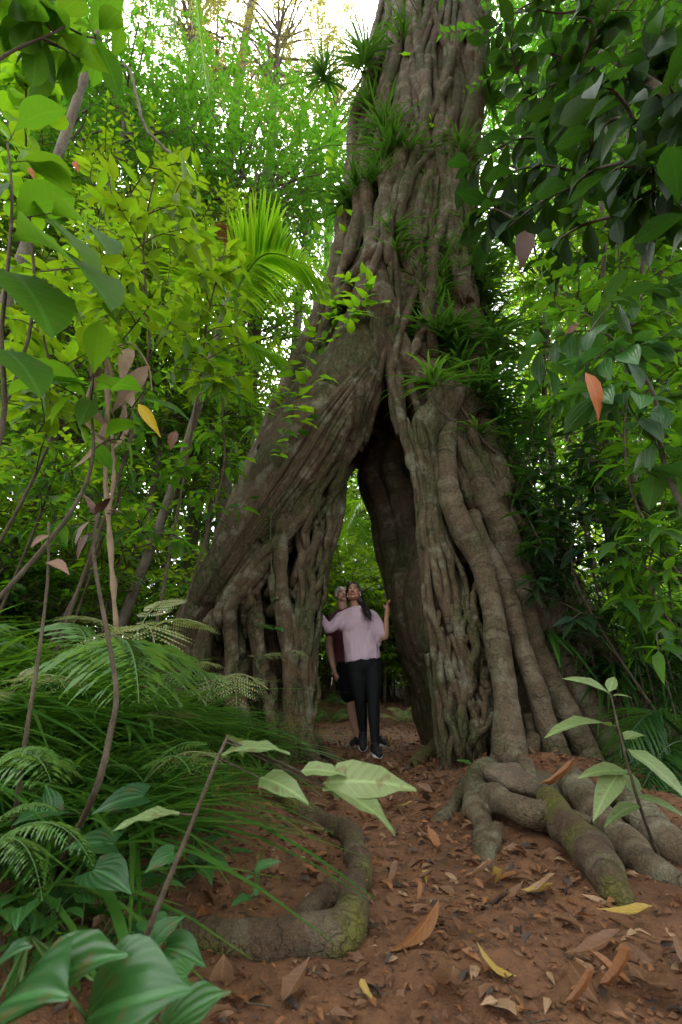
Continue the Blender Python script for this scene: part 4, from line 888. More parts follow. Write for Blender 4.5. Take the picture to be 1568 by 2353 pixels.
fern_px('dull fern under the comb leaved fern beside the bent brown stem', [('lace', 330, 1800, 1.6, 480, 1740, 1.5), ('lace', 330, 1800, 1.6, 440, 1830, 1.35), ('lace', 330, 1800, 1.6, 230, 1780, 1.5), ('lacep', 330, 1800, 1.6, 520, 1800, 1.45)])
fern_px('drooping grey fern in front of the left fig leg', [('lacep', 520, 1560, 3.0, 470, 1650, 2.6), ('lacep', 525, 1560, 3.0, 540, 1660, 2.6), ('lacep', 520, 1555, 3.0, 600, 1620, 2.8), ('lace', 515, 1555, 3.0, 440, 1590, 2.8)])
fern_px('fern with feathery fronds left of the drooping grey one', [('lace', 420, 1560, 2.6, 350, 1640, 2.2), ('lace', 420, 1560, 2.6, 480, 1650, 2.2), ('lacep', 420, 1555, 2.6, 500, 1560, 2.4), ('lace', 420, 1555, 2.6, 360, 1500, 2.7)])
fern('grey green fern under the comb leaved fern', onbank(-1.0, 2.1, .02), 'lace', 7, 1.0)
fern('small dusty lacy fern against the left foot of the fig', W(590, 1520, 4.5), 'lacep', 6, .75, 3.6, 3.2, .2)
fern('lacy fern sprouting beside the fig left leg above the grass', W(650, 1500, 4.5), 'lacep', 5, .7, 3.6, 3.0, -.1)
fern('dark little fern in the crevice of the left leg', W(580, 1450, 4.55), 'lace', 6, .8, 3.6, 3.2, .2)
fern('faded fern behind the left grass with drooping fronds', onbank(-.95, 2.7, .1), 'lacep', 6, 1.0)
fern_px('pale fern at the far left edge behind the two twigs', [('pale', 20, 1600, 1.7, 150, 1640, 1.5), ('pale', 20, 1600, 1.7, -60, 1660, 1.5), ('pale', 20, 1595, 1.7, 100, 1540, 1.8)])
fern('low dry fern on the bank beside the path behind the fig', onbank(1.05, 8.3), 'lacep', 7, 1.3)
fern('green fern left of the path behind the fig', onbank(-.55, 8.0), 'lace', 7, 1.3)
for k in range(9):
    x, y = -.9 + 2.9 * rng.random(), 8.2 + 1.6 * rng.random()
    if abs(x - xc(y)) > .5: fern(['feathery fern on the lit bank behind the walkers', 'tall feathery fern on the lit bank behind the walkers', 'broad feathery fern on the lit bank behind the walkers'][k % 3], onbank(x, y), 'lace', 6, 1.2 + .3 * (k % 3))['group'] = 'ferns on the bank behind the arch'
# far ferns: one prototype copied over the bank
ff = fern('green fern among the grass of the left bank', onbank(-2.3, 2.6), 'green', 7, .8); ff['group'] = 'ferns on the forest floor'
for k in range(16):
    x, y = (-1.6 - 2.6 * rng.random(), 2.2 + 3 * rng.random()) if k < 10 else (2.6 + 2 * rng.random(), 3 + 3 * rng.random())
    copy_tree(ff, onbank(x, y), float(rng.random() * 6.28), .6 + .6 * rng.random(), 'green fern among the grass of the left bank' if k < 10 else 'green fern in the dim right undergrowth')

def tuft_mesh(n, L, tpl='blade', out=.55, wid=1.):
    m = MB(); a = rng.random(n) * 6.283; e = .35 + out * rng.random(n)
    d = np.stack([np.cos(a) * e, np.sin(a) * e, np.ones(n)], -1); P = np.stack([np.cos(a), np.sin(a), 0 * a], -1) * (.03 * rng.random(n))[:, None]; P[:, 2] = -.02
    V, q, uv = LT[tpl]; V = V * np.array([wid * 1.5, 1, 1])
    put_leaves(m, (V, q, uv), P, d, np.array([0, 0, 1.]) + .05 * rng.normal(size=(n, 3)) - d * .3, L * (.5 + .6 * rng.random(n)))
    return m.mesh('grass_tuft', M_grass)
TF = [tuft_mesh(30, .55), tuft_mesh(24, .7, out=.8), tuft_mesh(34, .40, out=.8), tuft_mesh(22, .5, 'strap', .9, .6)]
GL = 'tuft of long arching green grass on the left bank'
for k in range(270):
    x = -.75 - 2.6 * rng.random() ** 1.1; y = 1.35 + 3.5 * rng.random()
    if x > xc(y) - .95 - .25 * (y < 2.2): x = xc(y) - 1.0 - .5 * rng.random()
    if y > 3.9: y = 2.4 + 1.8 * rng.random()
    if y > 2.3: x = min(x, xc(y) - 1.5 - .3 * rng.random())
    if k > 225: x, y = -.72 - .9 * rng.random(), 1.35 + 1.1 * rng.random()
    link('grass_tuft', TF[int(rng.integers(0, 4))], None, onbank(x, y), GL, 'grass', 'grass tufts of the left bank', None, (0, 0, rng.random() * 6.28), (.6 + .6 * rng.random()) * (.8 if y > 3.3 and x > -1.2 else 1.2 if y > 2.4 else 1.))
for px, py, s, lab in [(600, 1790, .75, 'grass tuft in front of the left leg of the fig'), (470, 1850, .7, 'white striped grass tuft hanging over the dark soil at left'), (520, 1800, .8, 'dense arching grass tuft beside the pale sapling leaves'), (430, 1930, .6, 'grass tuft beside the heart leaved creepers'), (660, 1760, .5, 'small grass tuft touching the fig leg')]:
    link('grass_tuft', TF[int(rng.integers(0, 3))], None, WG(px, py), lab, 'grass', 'grass tufts of the left bank', None, (0, 0, rng.random() * 6), s)
for k in range(18):
    x, y = -1.5 + .85 * rng.random(), 3.65 + .5 * rng.random()
    link('grass_tuft', TF[int(rng.integers(0, 4))], None, onbank(x, y), GL, 'grass', 'grass tufts of the left bank', None, (0, 0, rng.random() * 6.28), .85 + .45 * rng.random())
for k in range(40):                     # dim right side
    x = 2.4 + 2.2 * rng.random(); y = 2.6 + 3.5 * rng.random()
    if y > 3.6 and x < 3.0: x += 1
    link('grass_tuft', TF[int(rng.integers(0, 4))], None, onbank(x, y), 'dark grass tuft in the shade right of the fig', 'grass', 'grass tufts right of the fig', None, (0, 0, rng.random() * 6.28), .8 + .7 * rng.random())
for k in range(26):
    x = -2.5 + 6 * rng.random(); y = 7.4 + 2.2 * rng.random()
    if abs(x - xc(y)) < .75: x += 1.5 * np.sign(x - xc(y))
    link('grass_tuft', TF[int(rng.integers(0, 4))], None, onbank(x, y), 'grass tuft beside the path behind the fig', 'grass', 'grass tufts behind the fig', None, (0, 0, rng.random() * 6.28), .6 + .5 * rng.random())

def palm_frond(A, mid, B, nl, ll, lmat, hang=.35, label=None, parent=None, O=None, name='frond', w=1.):
    m = MB(); S = spline([A, mid, B], 40) - O; tube(m, S, np.linspace(.018, .004, 40), 6, cap=False, rnd=.4)
    t = np.linspace(.12, 1, nl); P = np.stack([np.interp(t, np.linspace(0, 1, 40), S[:, q]) for q in range(3)], -1)
    T = nrm(np.gradient(S, axis=0)); D = np.stack([np.interp(t, np.linspace(0, 1, 40), T[:, q]) for q in range(3)], -1)
    V, q, uv = leaf_tpl(6, 'strap', .055 * w, .5, hang)
    for sg in (-1, 1):
        sd = nrm(np.cross(D, [0, 0, 1.])) * sg; d = sd + D * (.5 + .5 * t)[:, None] + np.array([0, 0, .18]) + .05 * rng.normal(size=P.shape)
        l = ll * np.sin(np.pi * np.clip(t * .8 + .18, 0, 1)) ** .6
        put_leaves(m, (V, q, uv), P, d, np.array([0, 0, 1.]) + .1 * rng.normal(size=P.shape), l)
    return tag(m.obj(name, lmat, parent), label)
def palm(label, bx, by, top, fronds, ll=.7, nl=46, lmat=M_palm, hang=.35, stem_r=.06):
    b0 = base(bx, by); e = empty('palm', b0, label, 'palm'); tk = MB()
    tube(tk, spline([b0, (b0 + top) / 2 + np.array([.1, 0, 0]), top], 16) - b0, np.linspace(stem_r, stem_r * .7, 16), 9); tk.obj('stem', M_stem, e)
    for f in fronds:
        A, m, B = f[:3]; palm_frond(A, m, B, nl, f[3] if len(f) > 3 else ll, f[4] if len(f) > 4 else lmat, hang, f[5] if len(f) > 5 else None, e, b0)
    return e
c0 = W(520, 700, 4.3)
palm('bright green palm with one arching frond left of the fig trunk', c0[0] - 1.1, 5.0, c0, [
  (c0, W(610, 585, 4.2), W(742, 625, 4.0), .80), (c0, W(560, 560, 4.5), W(500, 545, 4.8), .4, M_dry, 'dead brown frond'),
  (c0, W(580, 790, 4.3), W(655, 825, 4.1), .45), (c0, W(440, 640, 4.6), W(380, 720, 4.6), .5), (c0, W(520, 560, 5), W(560, 600, 5.4), .5)], nl=54)
c1 = W(330, -260, 3.4)
palm('tall palm whose frond tips hang into the top edge at left', c1[0], 3.4, c1, [(c1, W(425, -120, 3.2), W(478, 215, 3.05), .62), (c1, W(380, -160, 3.0), W(395, 90, 2.8), .55), (c1, W(300, -300, 3.2), W(200, -250, 2.9), .8), (c1, W(470, -260, 3.7), W(600, -230, 4), .8)], hang=.7, nl=50)
c2 = W(1640, 1500, 4.4)
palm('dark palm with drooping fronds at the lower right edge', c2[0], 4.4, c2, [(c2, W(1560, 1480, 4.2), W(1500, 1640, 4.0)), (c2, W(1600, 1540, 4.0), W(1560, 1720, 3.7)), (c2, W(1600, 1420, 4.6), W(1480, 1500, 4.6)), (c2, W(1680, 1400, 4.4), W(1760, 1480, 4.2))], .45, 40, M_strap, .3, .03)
c3 = W(870, 1180, 10.5)
palm('small palm seen through the arch', c3[0], 10.5, c3, [(c3, W(830, 1150, 10.2), W(790, 1230, 10)), (c3, W(880, 1120, 10.4), W(900, 1230, 9.8)), (c3, W(820, 1200, 10), W(800, 1290, 9.6)), (c3, W(850, 1230, 10), W(850, 1320, 9.6))], .6, 40, M_palm, .3, .04)
c4 = W(1590, 1700, 3.3)
palm('low dark palm right of the pale leaved sapling', c4[0], 3.3, c4, [(c4, W(1500, 1640, 3.3), W(1420, 1720, 3.2)), (c4, W(1530, 1720, 3.1), W(1470, 1820, 2.9)), (c4, W(1600, 1780, 2.9), W(1570, 1880, 2.6))], .4, 36, M_strap, .4, .02)

# ------------------------------------------------------------------ strap leaved plants growing on the fig and at right
def strap_plant(label, P, n, L, lmat=M_strap, wid=1., curl=1., group=None, spread=1., name='strap_leaved_plant', cat='epiphyte'):
    P = np.array(P); O = P[0]; e = empty(name, O, label, cat, group); st, lf = MB(), MB(); m = max(2, len(P) * 8)
    S = spline(P - O, m) if len(P) > 1 else np.array([[0, 0, 0], [0, 0, .05]])
    if len(P) > 1: tube(st, S, .009, 5)
    else: twigs(st, [S[0]], [S[1]], .012, .008)
    t = rng.random(n) if len(P) > 1 else np.ones(n) * .5; pos = np.stack([np.interp(t, np.linspace(0, 1, len(S)), S[:, q]) for q in range(3)], -1)
    a = rng.random(n) * 6.283; d = np.stack([np.cos(a) * spread, np.sin(a) * spread - .35, .15 + .9 * rng.random(n)], -1)
    V, q, uv = LT['strap']; put_leaves(lf, (V * np.array([wid, 1, curl]), q, uv), pos, d, np.array([0, 0, 1.]) + .2 * rng.normal(size=(n, 3)), L * (.55 + .6 * rng.random(n)))
    st.obj('stem', M_twig, e); lf.obj('foliage', lmat, e); return e
EP = [
 ('tuft of narrow leaves silhouetted on the left rim of the fig near the top', [(748, 190, 5.2), (746, 160, 5.2)], 34, .42, M_strap),
 ('dark strap leaved rosette below the orange fern', [(850, 150, 5.0), (838, 130, 4.95), (830, 165, 4.9)], 40, .5, M_strap),
 ('green strap leaved clump on the upper left strand of the fig', [(890, 330, 4.85), (880, 280, 4.8)], 40, .5, M_strap),
 ('bushy strap leaved clump in the middle of the upper trunk', [(880, 400, 4.75), (900, 350, 4.75), (950, 370, 4.7)], 56, .48, M_strap),
 ('fresh green strap leaves on the left edge of the trunk', [(800, 490, 5.0), (815, 455, 4.95), (840, 440, 4.9)], 44, .5, M_strap),
 ('hanging fishbone shaped row of curved leaves down the trunk', [(985, 400, 4.75), (988, 480, 4.7), (995, 560, 4.7), (1005, 640, 4.65)], 50, .26, M_strap),
 ('dark leafy vine down the middle of the trunk', [(960, 560, 4.6), (965, 640, 4.55), (985, 720, 4.5)], 40, .28, M_strap),
 ('drooping strap leaved plant over the crown of the arch', [(900, 520, 4.7), (905, 560, 4.65), (925, 610, 4.6)], 34, .36, M_strap),
 ('large strap leaved plant at the top right of the arch', [(1010, 800, 4.35), (1000, 760, 4.3)], 50, .50, M_strap),
 ('bright green strap leaved rosette above the right pillar', [(1000, 900, 4.2), (995, 870, 4.15)], 34, .48, M_grass),
 ('strap leaved climber along the right rim of the trunk', [(1120, 860, 4.75), (1125, 760, 4.8), (1118, 640, 4.85), (1108, 560, 4.9)], 120, .36, M_strap),
 ('dark strap leaved climber beside the right pillar', [(1150, 1000, 4.7), (1140, 900, 4.7), (1120, 800, 4.7)], 90, .38, M_strap),
 ('upright strap leaved tuft on the right shoulder of the fig', [(1150, 790, 4.5), (1120, 770, 4.5), (1080, 800, 4.4)], 60, .50, M_strap),
 ('small green strap tuft halfway down the right pillar', [(1100, 1010, 4.15), (1098, 990, 4.1)], 22, .36, M_grass),
 ('small strap tuft in the shade right of the big ringed root', [(1185, 1170, 4.55), (1180, 1140, 4.5)], 22, .35, M_strap),
 ('thin leaved rosette perched on the right roots', [(1262, 1480, 4.0), (1258, 1450, 3.95)], 22, .55, M_strap),
 ('tuft of leaves beside the upper right fig strand', [(1130, 250, 5.3), (1132, 180, 5.3)], 46, .5, M_strap),
 ('leafy tuft hanging in shade near the top of the trunk', [(925, 130, 4.95), (930, 60, 5.0)], 40, .45, M_strap),
 ('dark strap leaved mass right of the trunk middle', [(1060, 640, 4.8), (1070, 560, 4.8), (1060, 470, 4.8)], 80, .34, M_strap),
 ('thin curved leaves covering the shaded trunk above the arch', [(1000, 700, 4.6), (1020, 640, 4.7), (1030, 560, 4.7)], 70, .28, M_strap),
 ('strap leaved clump in the fork above the arch', [(1060, 860, 4.5), (1050, 800, 4.5), (1040, 740, 4.5)], 70, .40, M_strap),
 ('strap leaved tuft hanging over the right shoulder of the arch', [(1110, 920, 4.6), (1090, 880, 4.6)], 50, .46, M_strap),
 ('narrow leaved tuft on the grey strand below the upper clump', [(870, 440, 4.8), (880, 410, 4.8)], 36, .42, M_strap),
 ('narrow leaved tuft on the left strand high on the fig', [(850, 260, 5.2), (858, 230, 5.2)], 34, .42, M_strap),
 ('dark strap leaved curtain down the shaded right flank', [(1190, 1150, 4.9), (1180, 1050, 4.9), (1165, 950, 4.9)], 80, .42, M_strap),
 ('dark strap leaved clump at the top of the buttress', [(1240, 1260, 4.8), (1225, 1200, 4.8)], 60, .45, M_strap),
 ('strap leaved fringe on the back edge of the trunk', [(1105, 700, 5.0), (1100, 620, 5.0), (1092, 520, 5.0)], 90, .36, M_strap),
 ('dark strap tuft high on the right strands', [(1060, 380, 4.95), (1062, 330, 4.95)], 50, .36, M_strap),
 ('strap leaved plant low on the dark buttress', [(1420, 1560, 4.2), (1410, 1540, 4.15)], 34, .6, M_strap),
]
def surf(px, py, Y, off=.03):
    h = on_fig(px, py, off)
    return h if h is not None and h[1] < Y + 1.5 else W(px, py, Y)
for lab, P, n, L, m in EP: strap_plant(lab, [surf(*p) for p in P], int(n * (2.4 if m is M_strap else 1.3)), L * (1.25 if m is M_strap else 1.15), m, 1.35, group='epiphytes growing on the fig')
strap_plant('pale bleached tuft of dead leaves hanging at the top of the trunk', [W(975, 70, 4.85), W(980, 55, 4.85)], 26, .42, plain('bleached_leaf', (.30, .33, .33), .5), .8, 2.4, 'epiphytes growing on the fig', .25)
for k, (px, py, Y) in enumerate([(1250, 1090, 4.4), (1330, 1130, 4.2), (1410, 1180, 4.0), (1290, 1210, 4.3), (1380, 1260, 4.1), (1470, 1230, 3.9), (1240, 1290, 4.6), (1330, 1330, 4.3), (1430, 1340, 4.0), (1530, 1300, 3.8), (1500, 1400, 3.8), (1560, 1180, 3.9), (1400, 1430, 4.2)]):
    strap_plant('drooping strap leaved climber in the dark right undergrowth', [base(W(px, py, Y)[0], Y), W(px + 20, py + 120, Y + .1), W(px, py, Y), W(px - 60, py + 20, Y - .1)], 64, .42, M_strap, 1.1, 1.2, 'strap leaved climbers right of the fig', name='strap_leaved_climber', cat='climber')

# orange and green little ferns near the top of the trunk
oe = empty('epiphyte_fern', surf(880, 150, 4.95), 'little fern with an orange and a bright green frond near the trunk top', 'fern', 'epiphytes growing on the fig')
for (B, m, lb) in [(surf(930, 120, 4.8, .25), M_vine, None), (surf(890, 82, 4.9, .3), M_orange, 'orange frond'), (surf(840, 205, 4.9, .25), M_vine, None)]:
    O = np.array(oe.location); palm_frond(O, (O + B) / 2 + np.array([0, 0, .08]), B, 16, .16, m, .2, lb, oe, O, w=1.6)

# ------------------------------------------------------------------ round leaved vine climbing the left arm of the fig
def vine(label, paths, leaves, size, lmat=M_vine, tpl='ov2', r=.005):
    O = paths[0][0]; e = empty('climbing_vine', O, label, 'vine'); st, lf = MB(), MB()
    for P in paths: tube(st, spline(np.array(P) - O, 10 * len(P)), r, 5, wob=.1)
    P = np.array(leaves) - O; n = len(P); a = rng.random(n) * 6.283
    d = np.stack([np.cos(a), -.5 + .3 * rng.normal(size=n), .25 * np.sin(a) - .1], -1)
    put_leaves(lf, LT[tpl], P, d, np.array([0, -.35, 1.]) + .3 * rng.normal(size=(n, 3)), size * (.6 + .6 * rng.random(n)))
    for p in P: twigs(st, [p], [p + rng.normal(size=3) * .03 + np.array([.03, .08, -.02])], .002, .002)
    st.obj('stem', M_gstem, e); lf.obj('foliage', lmat, e); return e
vp = [(590, 1060, 4.75), (640, 960, 4.7), (690, 860, 4.72), (740, 780, 4.75), (790, 700, 4.78), (825, 660, 4.78)]
lv = []
for k in range(125):
    t = rng.random() ** .8; q = np.array([np.interp(t, np.linspace(0, 1, 6), [p[i] for p in vp]) for i in range(3)])
    lv.append(surf(q[0] + rng.normal() * 30, q[1] + rng.normal() * 30, q[2], .06 + .12 * rng.random()))
vine('fresh green round leaved vine climbing the left arm of the fig', [[surf(*p, .02) for p in vp]], lv, .23)
lv = [surf(760 + 40 * rng.normal(), 560 + 70 * rng.normal(), 5.0, .08) for _ in range(26)] + [surf(780 + 18 * rng.normal(), 380 + 26 * rng.normal(), 5.0, .08) for _ in range(10)]
vine('bright vine leaves along the upper left rim of the fig', [[surf(690, 740, 5.1), surf(750, 600, 5.1), surf(780, 470, 5.1), surf(775, 370, 5.1)]], lv, .19)
vine('small lime leaves on a thin vine at mid trunk', [[W(1010, 420, 4.75), W(1000, 340, 4.75), W(985, 290, 4.75)]], [surf(*p, 4.7, .08) for p in [(985, 290), (1008, 288), (1000, 300), (962, 292), (1065, 150), (1060, 165)]], .17)
vine('thin hanging vine with a few dusty leaves on the left leg of the fig', [[surf(625, 1130, 4.42), surf(622, 1250, 4.42), surf(630, 1380, 4.42), surf(635, 1500, 4.42)]], [surf(*p, 4.38, .05) for p in [(645, 1275), (612, 1330), (648, 1345), (645, 1380), (600, 1240), (700, 1000), (725, 960), (640, 1440), (590, 1145)]], .13, M_gloss, 'heart')
vine('bright vine leaves at the top left rim of the fig', [[W(915, 140, 5.0), W(925, 60, 5.0), W(915, -20, 5.1)]], [surf(920 + 14 * rng.normal(), 40 + 34 * rng.normal(), 4.95, .12) for _ in range(9)], .26)
# bare lianas on the trunk
def liana(label, P, r=.012, mat=None, name='liana'):
    m = MB(); S = spline(np.array(P), 14 * len(P)); S = S + .02 * np.stack([vnoise(S * 5, q) for q in (1, 2, 3)], -1); O = S[0].copy()
    tube(m, S - O, r, 7, wob=.15); return m.obj(name, mat or M_twig, None, loc=O, label=label, cat='liana')
liana('thin dark root slanting across the right pillar', [surf(1010, 870, 4.05), surf(1060, 940, 4.0), surf(1110, 1010, 4.05), surf(1140, 1040, 4.2)], .016)
liana('wiry liana hanging down the middle of the trunk', [surf(975, 430, 4.6), surf(985, 560, 4.6), surf(1010, 640, 4.55), surf(1035, 700, 4.5)], .007)
liana('loose looping liana below the bright rosette', [surf(1010, 880, 4.1), surf(1005, 930, 4.0), surf(1040, 965, 4.0), surf(1080, 960, 4.1)], .005)
liana('thin root dangling down the right ringed roots', [surf(1200, 1160, 4.2), surf(1225, 1260, 4.1), surf(1260, 1380, 4.0), surf(1290, 1480, 3.95)], .010)
liana('thin horizontal twig crossing the upper trunk', [W(690, 350, 4.8), W(800, 330, 4.75), W(900, 345, 4.7), W(1010, 335, 4.7)], .006)
liana('bent bare branch reaching out among the green crowns', [W(215, 165, 6.5), W(270, 150, 6.4), W(300, 165, 6.3), (W(320, 250, 6.2)), W(340, 300, 6.2), W(400, 360, 6.2)], .035, M_stem, 'bare_branch')
for k, (a, b) in enumerate([((1230, 650), (1250, 1100)), ((1345, 700), (1300, 1200)), ((1470, 600), (1440, 1250)), ((1180, 900), (1200, 1200))]):
    liana(['dark liana hanging right of the trunk', 'dark liana hanging between the right saplings', 'long dark liana hanging near the right edge', 'short dark liana beside the right pillar'][k], [W(*a, 4.6), W((a[0] + b[0]) / 2 + 25, (a[1] + b[1]) / 2, 4.5), W(*b, 4.5)], .009, M_darkstem)
# dry bleached stalk with hanging dead leaves at left
O = base(W(268, 1400, 2.6)[0], 2.6)
e = empty('dry_stalk', O, 'tall dry pale stalk with shrivelled hanging leaves at left', 'dead plant'); m = MB()
for P, r in [([(268, 1460), (250, 1200), (242, 1050), (248, 900), (240, 800)], .02), ([(240, 800), (262, 880), (285, 930), (290, 1000)], .016), ([(243, 810), (300, 790), (340, 840), (350, 900)], .008), ([(246, 830), (205, 900), (200, 980)], .012), ([(258, 1000), (262, 1100), (250, 1180)], .012)]:
    tube(m, spline([W(a, b, 2.6 + .04 * rng.normal()) - O for a, b in P], 30), r * (.6 + .5 * rng.random(30)), 7, wob=.4)
m.obj('stem', M_drystem, e)
m = MB(); P = np.array([W(a, b, 2.55) - O for a, b in [(235, 800), (270, 870), (285, 930), (205, 900), (340, 840), (246, 950), (225, 820), (300, 800), (290, 960), (200, 960)]])
put_leaves(m, LT['lance'], P, np.array([0, 0, -1.]) + .3 * rng.normal(size=P.shape), rdir(len(P)), .22 + .2 * rng.random(len(P))); m.obj('foliage', M_drystem, e)

# ------------------------------------------------------------------ the two walkers
def Z(zx, zy, Y): return W((700 + zx / 4.48) * .96078, (1350 + zy / 4.48) * .96078, Y)
M_skinW = plain('tan_skin', (.36, .185, .12), .5, .35, .08, 40, .05, .08)
M_skinM = plain('fair_skin', (.55, .32, .235), .5, .35, .10, 40, .05, .08)
M_shirtW = plain('lilac_cloth', (.44, .325, .39), .85, .15, .06, 300, .12)
M_shirtM = plain('maroon_cloth', (.16, .048, .075), .85, .15, .1, 300, .12)
M_black = plain('black_cloth', (.004, .0045, .0055), .8, .2, .2, 200, .1)
M_shoe = plain('black_mesh_shoe', (.012, .012, .014), .7, .3, .3, 400, .3)
M_sole = plain('white_sole', (.62, .60, .60), .6, .3, .1, 60)
M_hairW = plain('dark_hair', (.010, .008, .007), .42, .4, .4, 90, .4)
M_hairM = plain('grey_hair', (.40, .385, .36), .6, .3, .3, 120, .5)
M_lip = plain('lips', (.28, .085, .075), .4, .4)
M_lipM = plain('pale_lips', (.42, .19, .15), .5, .3)
M_eye = plain('eye_white', (.55, .52, .48), .3, .5)
M_iris = plain('dark_iris', (.012, .008, .006), .2, .6)
M_teeth = plain('teeth', (.7, .66, .58), .4, .4)
class Limb:
    def __init__(s, O): s.m = MB(); s.O = np.asarray(O, float)
    def t(s, P, r, flat=1., n=24, seg=18):
        S = spline(np.hstack([np.array(P, float), np.array(r, float)[:, None]]), n); tube(s.m, S[:, :3] - s.O, S[:, 3], seg, flat=flat); 
        for i in (0, -1): ball(s.m, S[i, :3] - s.O, np.array([1, 1, 1]) * S[i, 3] * (1 if flat == 1 else .01))
    def b(s, c, rad, rot=None): ball(s.m, np.asarray(c) - s.O, rad, rot)
    def mesh(s, vox, sm, disp=()): return fuse(s.m, vox, sm, disp)
def frame(yaw, pitch, roll=0.):         # columns: image right, face forward, head up
    Rm = Matrix.Rotation(yaw, 3, 'Z') @ Matrix.Rotation(roll, 3, 'Y') @ Matrix.Rotation(-pitch, 3, 'X')
    B = np.array(Rm); r = B @ [1, 0, 0]; f = B @ [0, -1, 0]; u = B @ [0, 0, 1]
    return np.stack([r, f, u], 1)
def build_head(L, c, Fm, k=1.):
    q = lambda x, f, u: c + Fm @ (np.array([x, f, u]) * k)
    R3 = np.stack([Fm[:, 0], Fm[:, 1], Fm[:, 2]], 1)
    L.b(q(0, -.012, .03), np.array([.072, .090, .083]) * k, R3); L.b(q(0, .022, -.025), np.array([.060, .064, .080]) * k, R3)
    L.b(q(0, .047, -.085), np.array([.030, .030, .024]) * k, R3)
    for s in (-1, 1):
        L.b(q(s * .034, .054, -.028), np.array([.023, .022, .026]) * k, R3); L.b(q(s * .073, -.006, -.012), np.array([.009, .019, .030]) * k, R3)
        L.b(q(s * .010, .094, -.036), np.array([.0095, .010, .008]) * k, R3)
        L.b(q(s * .042, .022, -.075), np.array([.022, .04, .022]) * k, R3)
    L.t([q(0, .080, .012), q(0, .094, -.014), q(0, .104, -.034)], [.009 * k, .010 * k, .0125 * k], n=8, seg=10)
    L.t([q(-.046, .062, .020), q(-.022, .080, .025), q(0, .082, .022), q(.022, .080, .025), q(.046, .062, .020)], [.009 * k, .011 * k, .010 * k, .011 * k, .009 * k], n=12, seg=10)
    L.t([q(-.022, .074, -.064), q(0, .084, -.066), q(.022, .074, -.064)], [.008 * k] * 3, n=8, seg=8)
    return q
def face_parts(body, O, q, k, lipm, browm, smile=0.):
    m = MB(); tube(m, spline([q(-.025, .076, -.060 + smile), q(-.009, .089, -.056), q(0, .090, -.058), q(.009, .089, -.056), q(.025, .076, -.060 + smile)], 12) - O, np.array([.002] + [.0052] * 10 + [.002]) * k, 8)
    tube(m, spline([q(-.022, .077, -.064 + smile), q(0, .089, -.072), q(.022, .077, -.064 + smile)], 12) - O, np.array([.002] + [.0062] * 10 + [.002]) * k, 8); m.obj('lips', lipm, body)
    for s in (-1, 1):
        m = MB(); ball(m, q(s * .030, .068, .001) - O, .0125 * k); ball(m, q(s * .0300, .0765, .003) - O, .0062 * k, m=1)
        m.obj('eye', [M_eye, M_iris], body)
        m = MB(); tube(m, spline([q(s * .014, .088, .027), q(s * .032, .084, .034), q(s * .050, .064, .027)], 10) - O, np.array([.0025] + [.0034] * 8 + [.0015]) * k, 6); m.obj('eyebrow', browm, body)
        m = MB(); tube(m, spline([q(s * .016, .074, .002), q(s * .030, .083, .0085), q(s * .044, .070, .002)], 10) - O, .0022 * k, 6); m.obj('eyelash', M_iris, body)
def hand(L, wrist, palm, tips, thumb, r=.0085):
    """five separate bent fingers on a palm; tips: four finger tip points"""
    wrist, palm = np.asarray(wrist), np.asarray(palm); d = nrm(palm - wrist); tips = [np.asarray(t) for t in tips]
    ac = nrm(tips[3] - tips[0]); kn = [palm + d * .030 + ac * (.026 * (i - 1.5) / 1.5) for i in range(4)]
    L.t([wrist, palm - d * .02, palm + d * .03], [.024, .026, .022], n=10)
    for i in range(4): L.t([palm - d * .03 + ac * (.02 * (i - 1.5) / 1.5), kn[i]], [.014, .012], n=6, seg=10)
    for a, b in zip(kn, tips):
        nrml = nrm(np.cross(b - a, ac)); L.t([a, a * .62 + b * .38 + nrml * .008, a * .3 + b * .7 + nrml * .008, b], [r * 1.1, r, r * .9, r * .75], n=10, seg=10)
    L.t([palm - d * .03, palm - d * .005 + nrm(np.asarray(thumb) - palm) * .03, thumb], [.014, .012, .009], n=8, seg=10)
def shoe(parent, O, toe, heel, ankle, lacecol=None):
    toe, heel, ankle = map(np.asarray, (toe, heel, ankle)); d = nrm(toe - heel); L = Limb(O); up = np.array([0, 0, 1.]); up = nrm(up - d * np.dot(up, d))
    ln = np.linalg.norm(toe - heel)
    P = [heel + d * .03 + up * .05, heel + d * ln * .38 + up * .052, heel + d * ln * .68 + up * .046, toe - d * .035 + up * .036]
    L.t(P, [.040, .042, .043, .034], n=16); L.t([heel + d * .05 + up * .06, ankle], [.046, .041], n=8); L.t([heel + d * ln * .55 + up * .075, heel + d * ln * .3 + up * .105], [.028, .030], n=8)
    me = L.mesh(.006, 3); me.materials.append(M_shoe); so_ = link('shoe', me, parent)
    L = Limb(O); side = np.cross(d, up)
    for s in (-1, 1): L.t([heel + d * .02 + up * .012 + side * .016 * s, heel + d * ln * .4 + up * .012 + side * .020 * s, heel + d * ln * .7 + up * .012 + side * .026 * s, toe - d * .03 + up * .016 + side * .012 * s], [.022, .020, .021, .018], n=16)
    me = L.mesh(.006, 2); me.materials.append(M_sole); link('sole', me, so_)
    m = MB()
    for i in range(4):
        c = heel + d * ln * (.44 + .07 * i) + up * (.112 - .012 * i) - O
        tube(m, [c - side * .022 - up * .006, c + up * .004, c + side * .022 - up * .006], .003, 6)
    m.obj('laces', M_sole if lacecol is None else lacecol, so_)

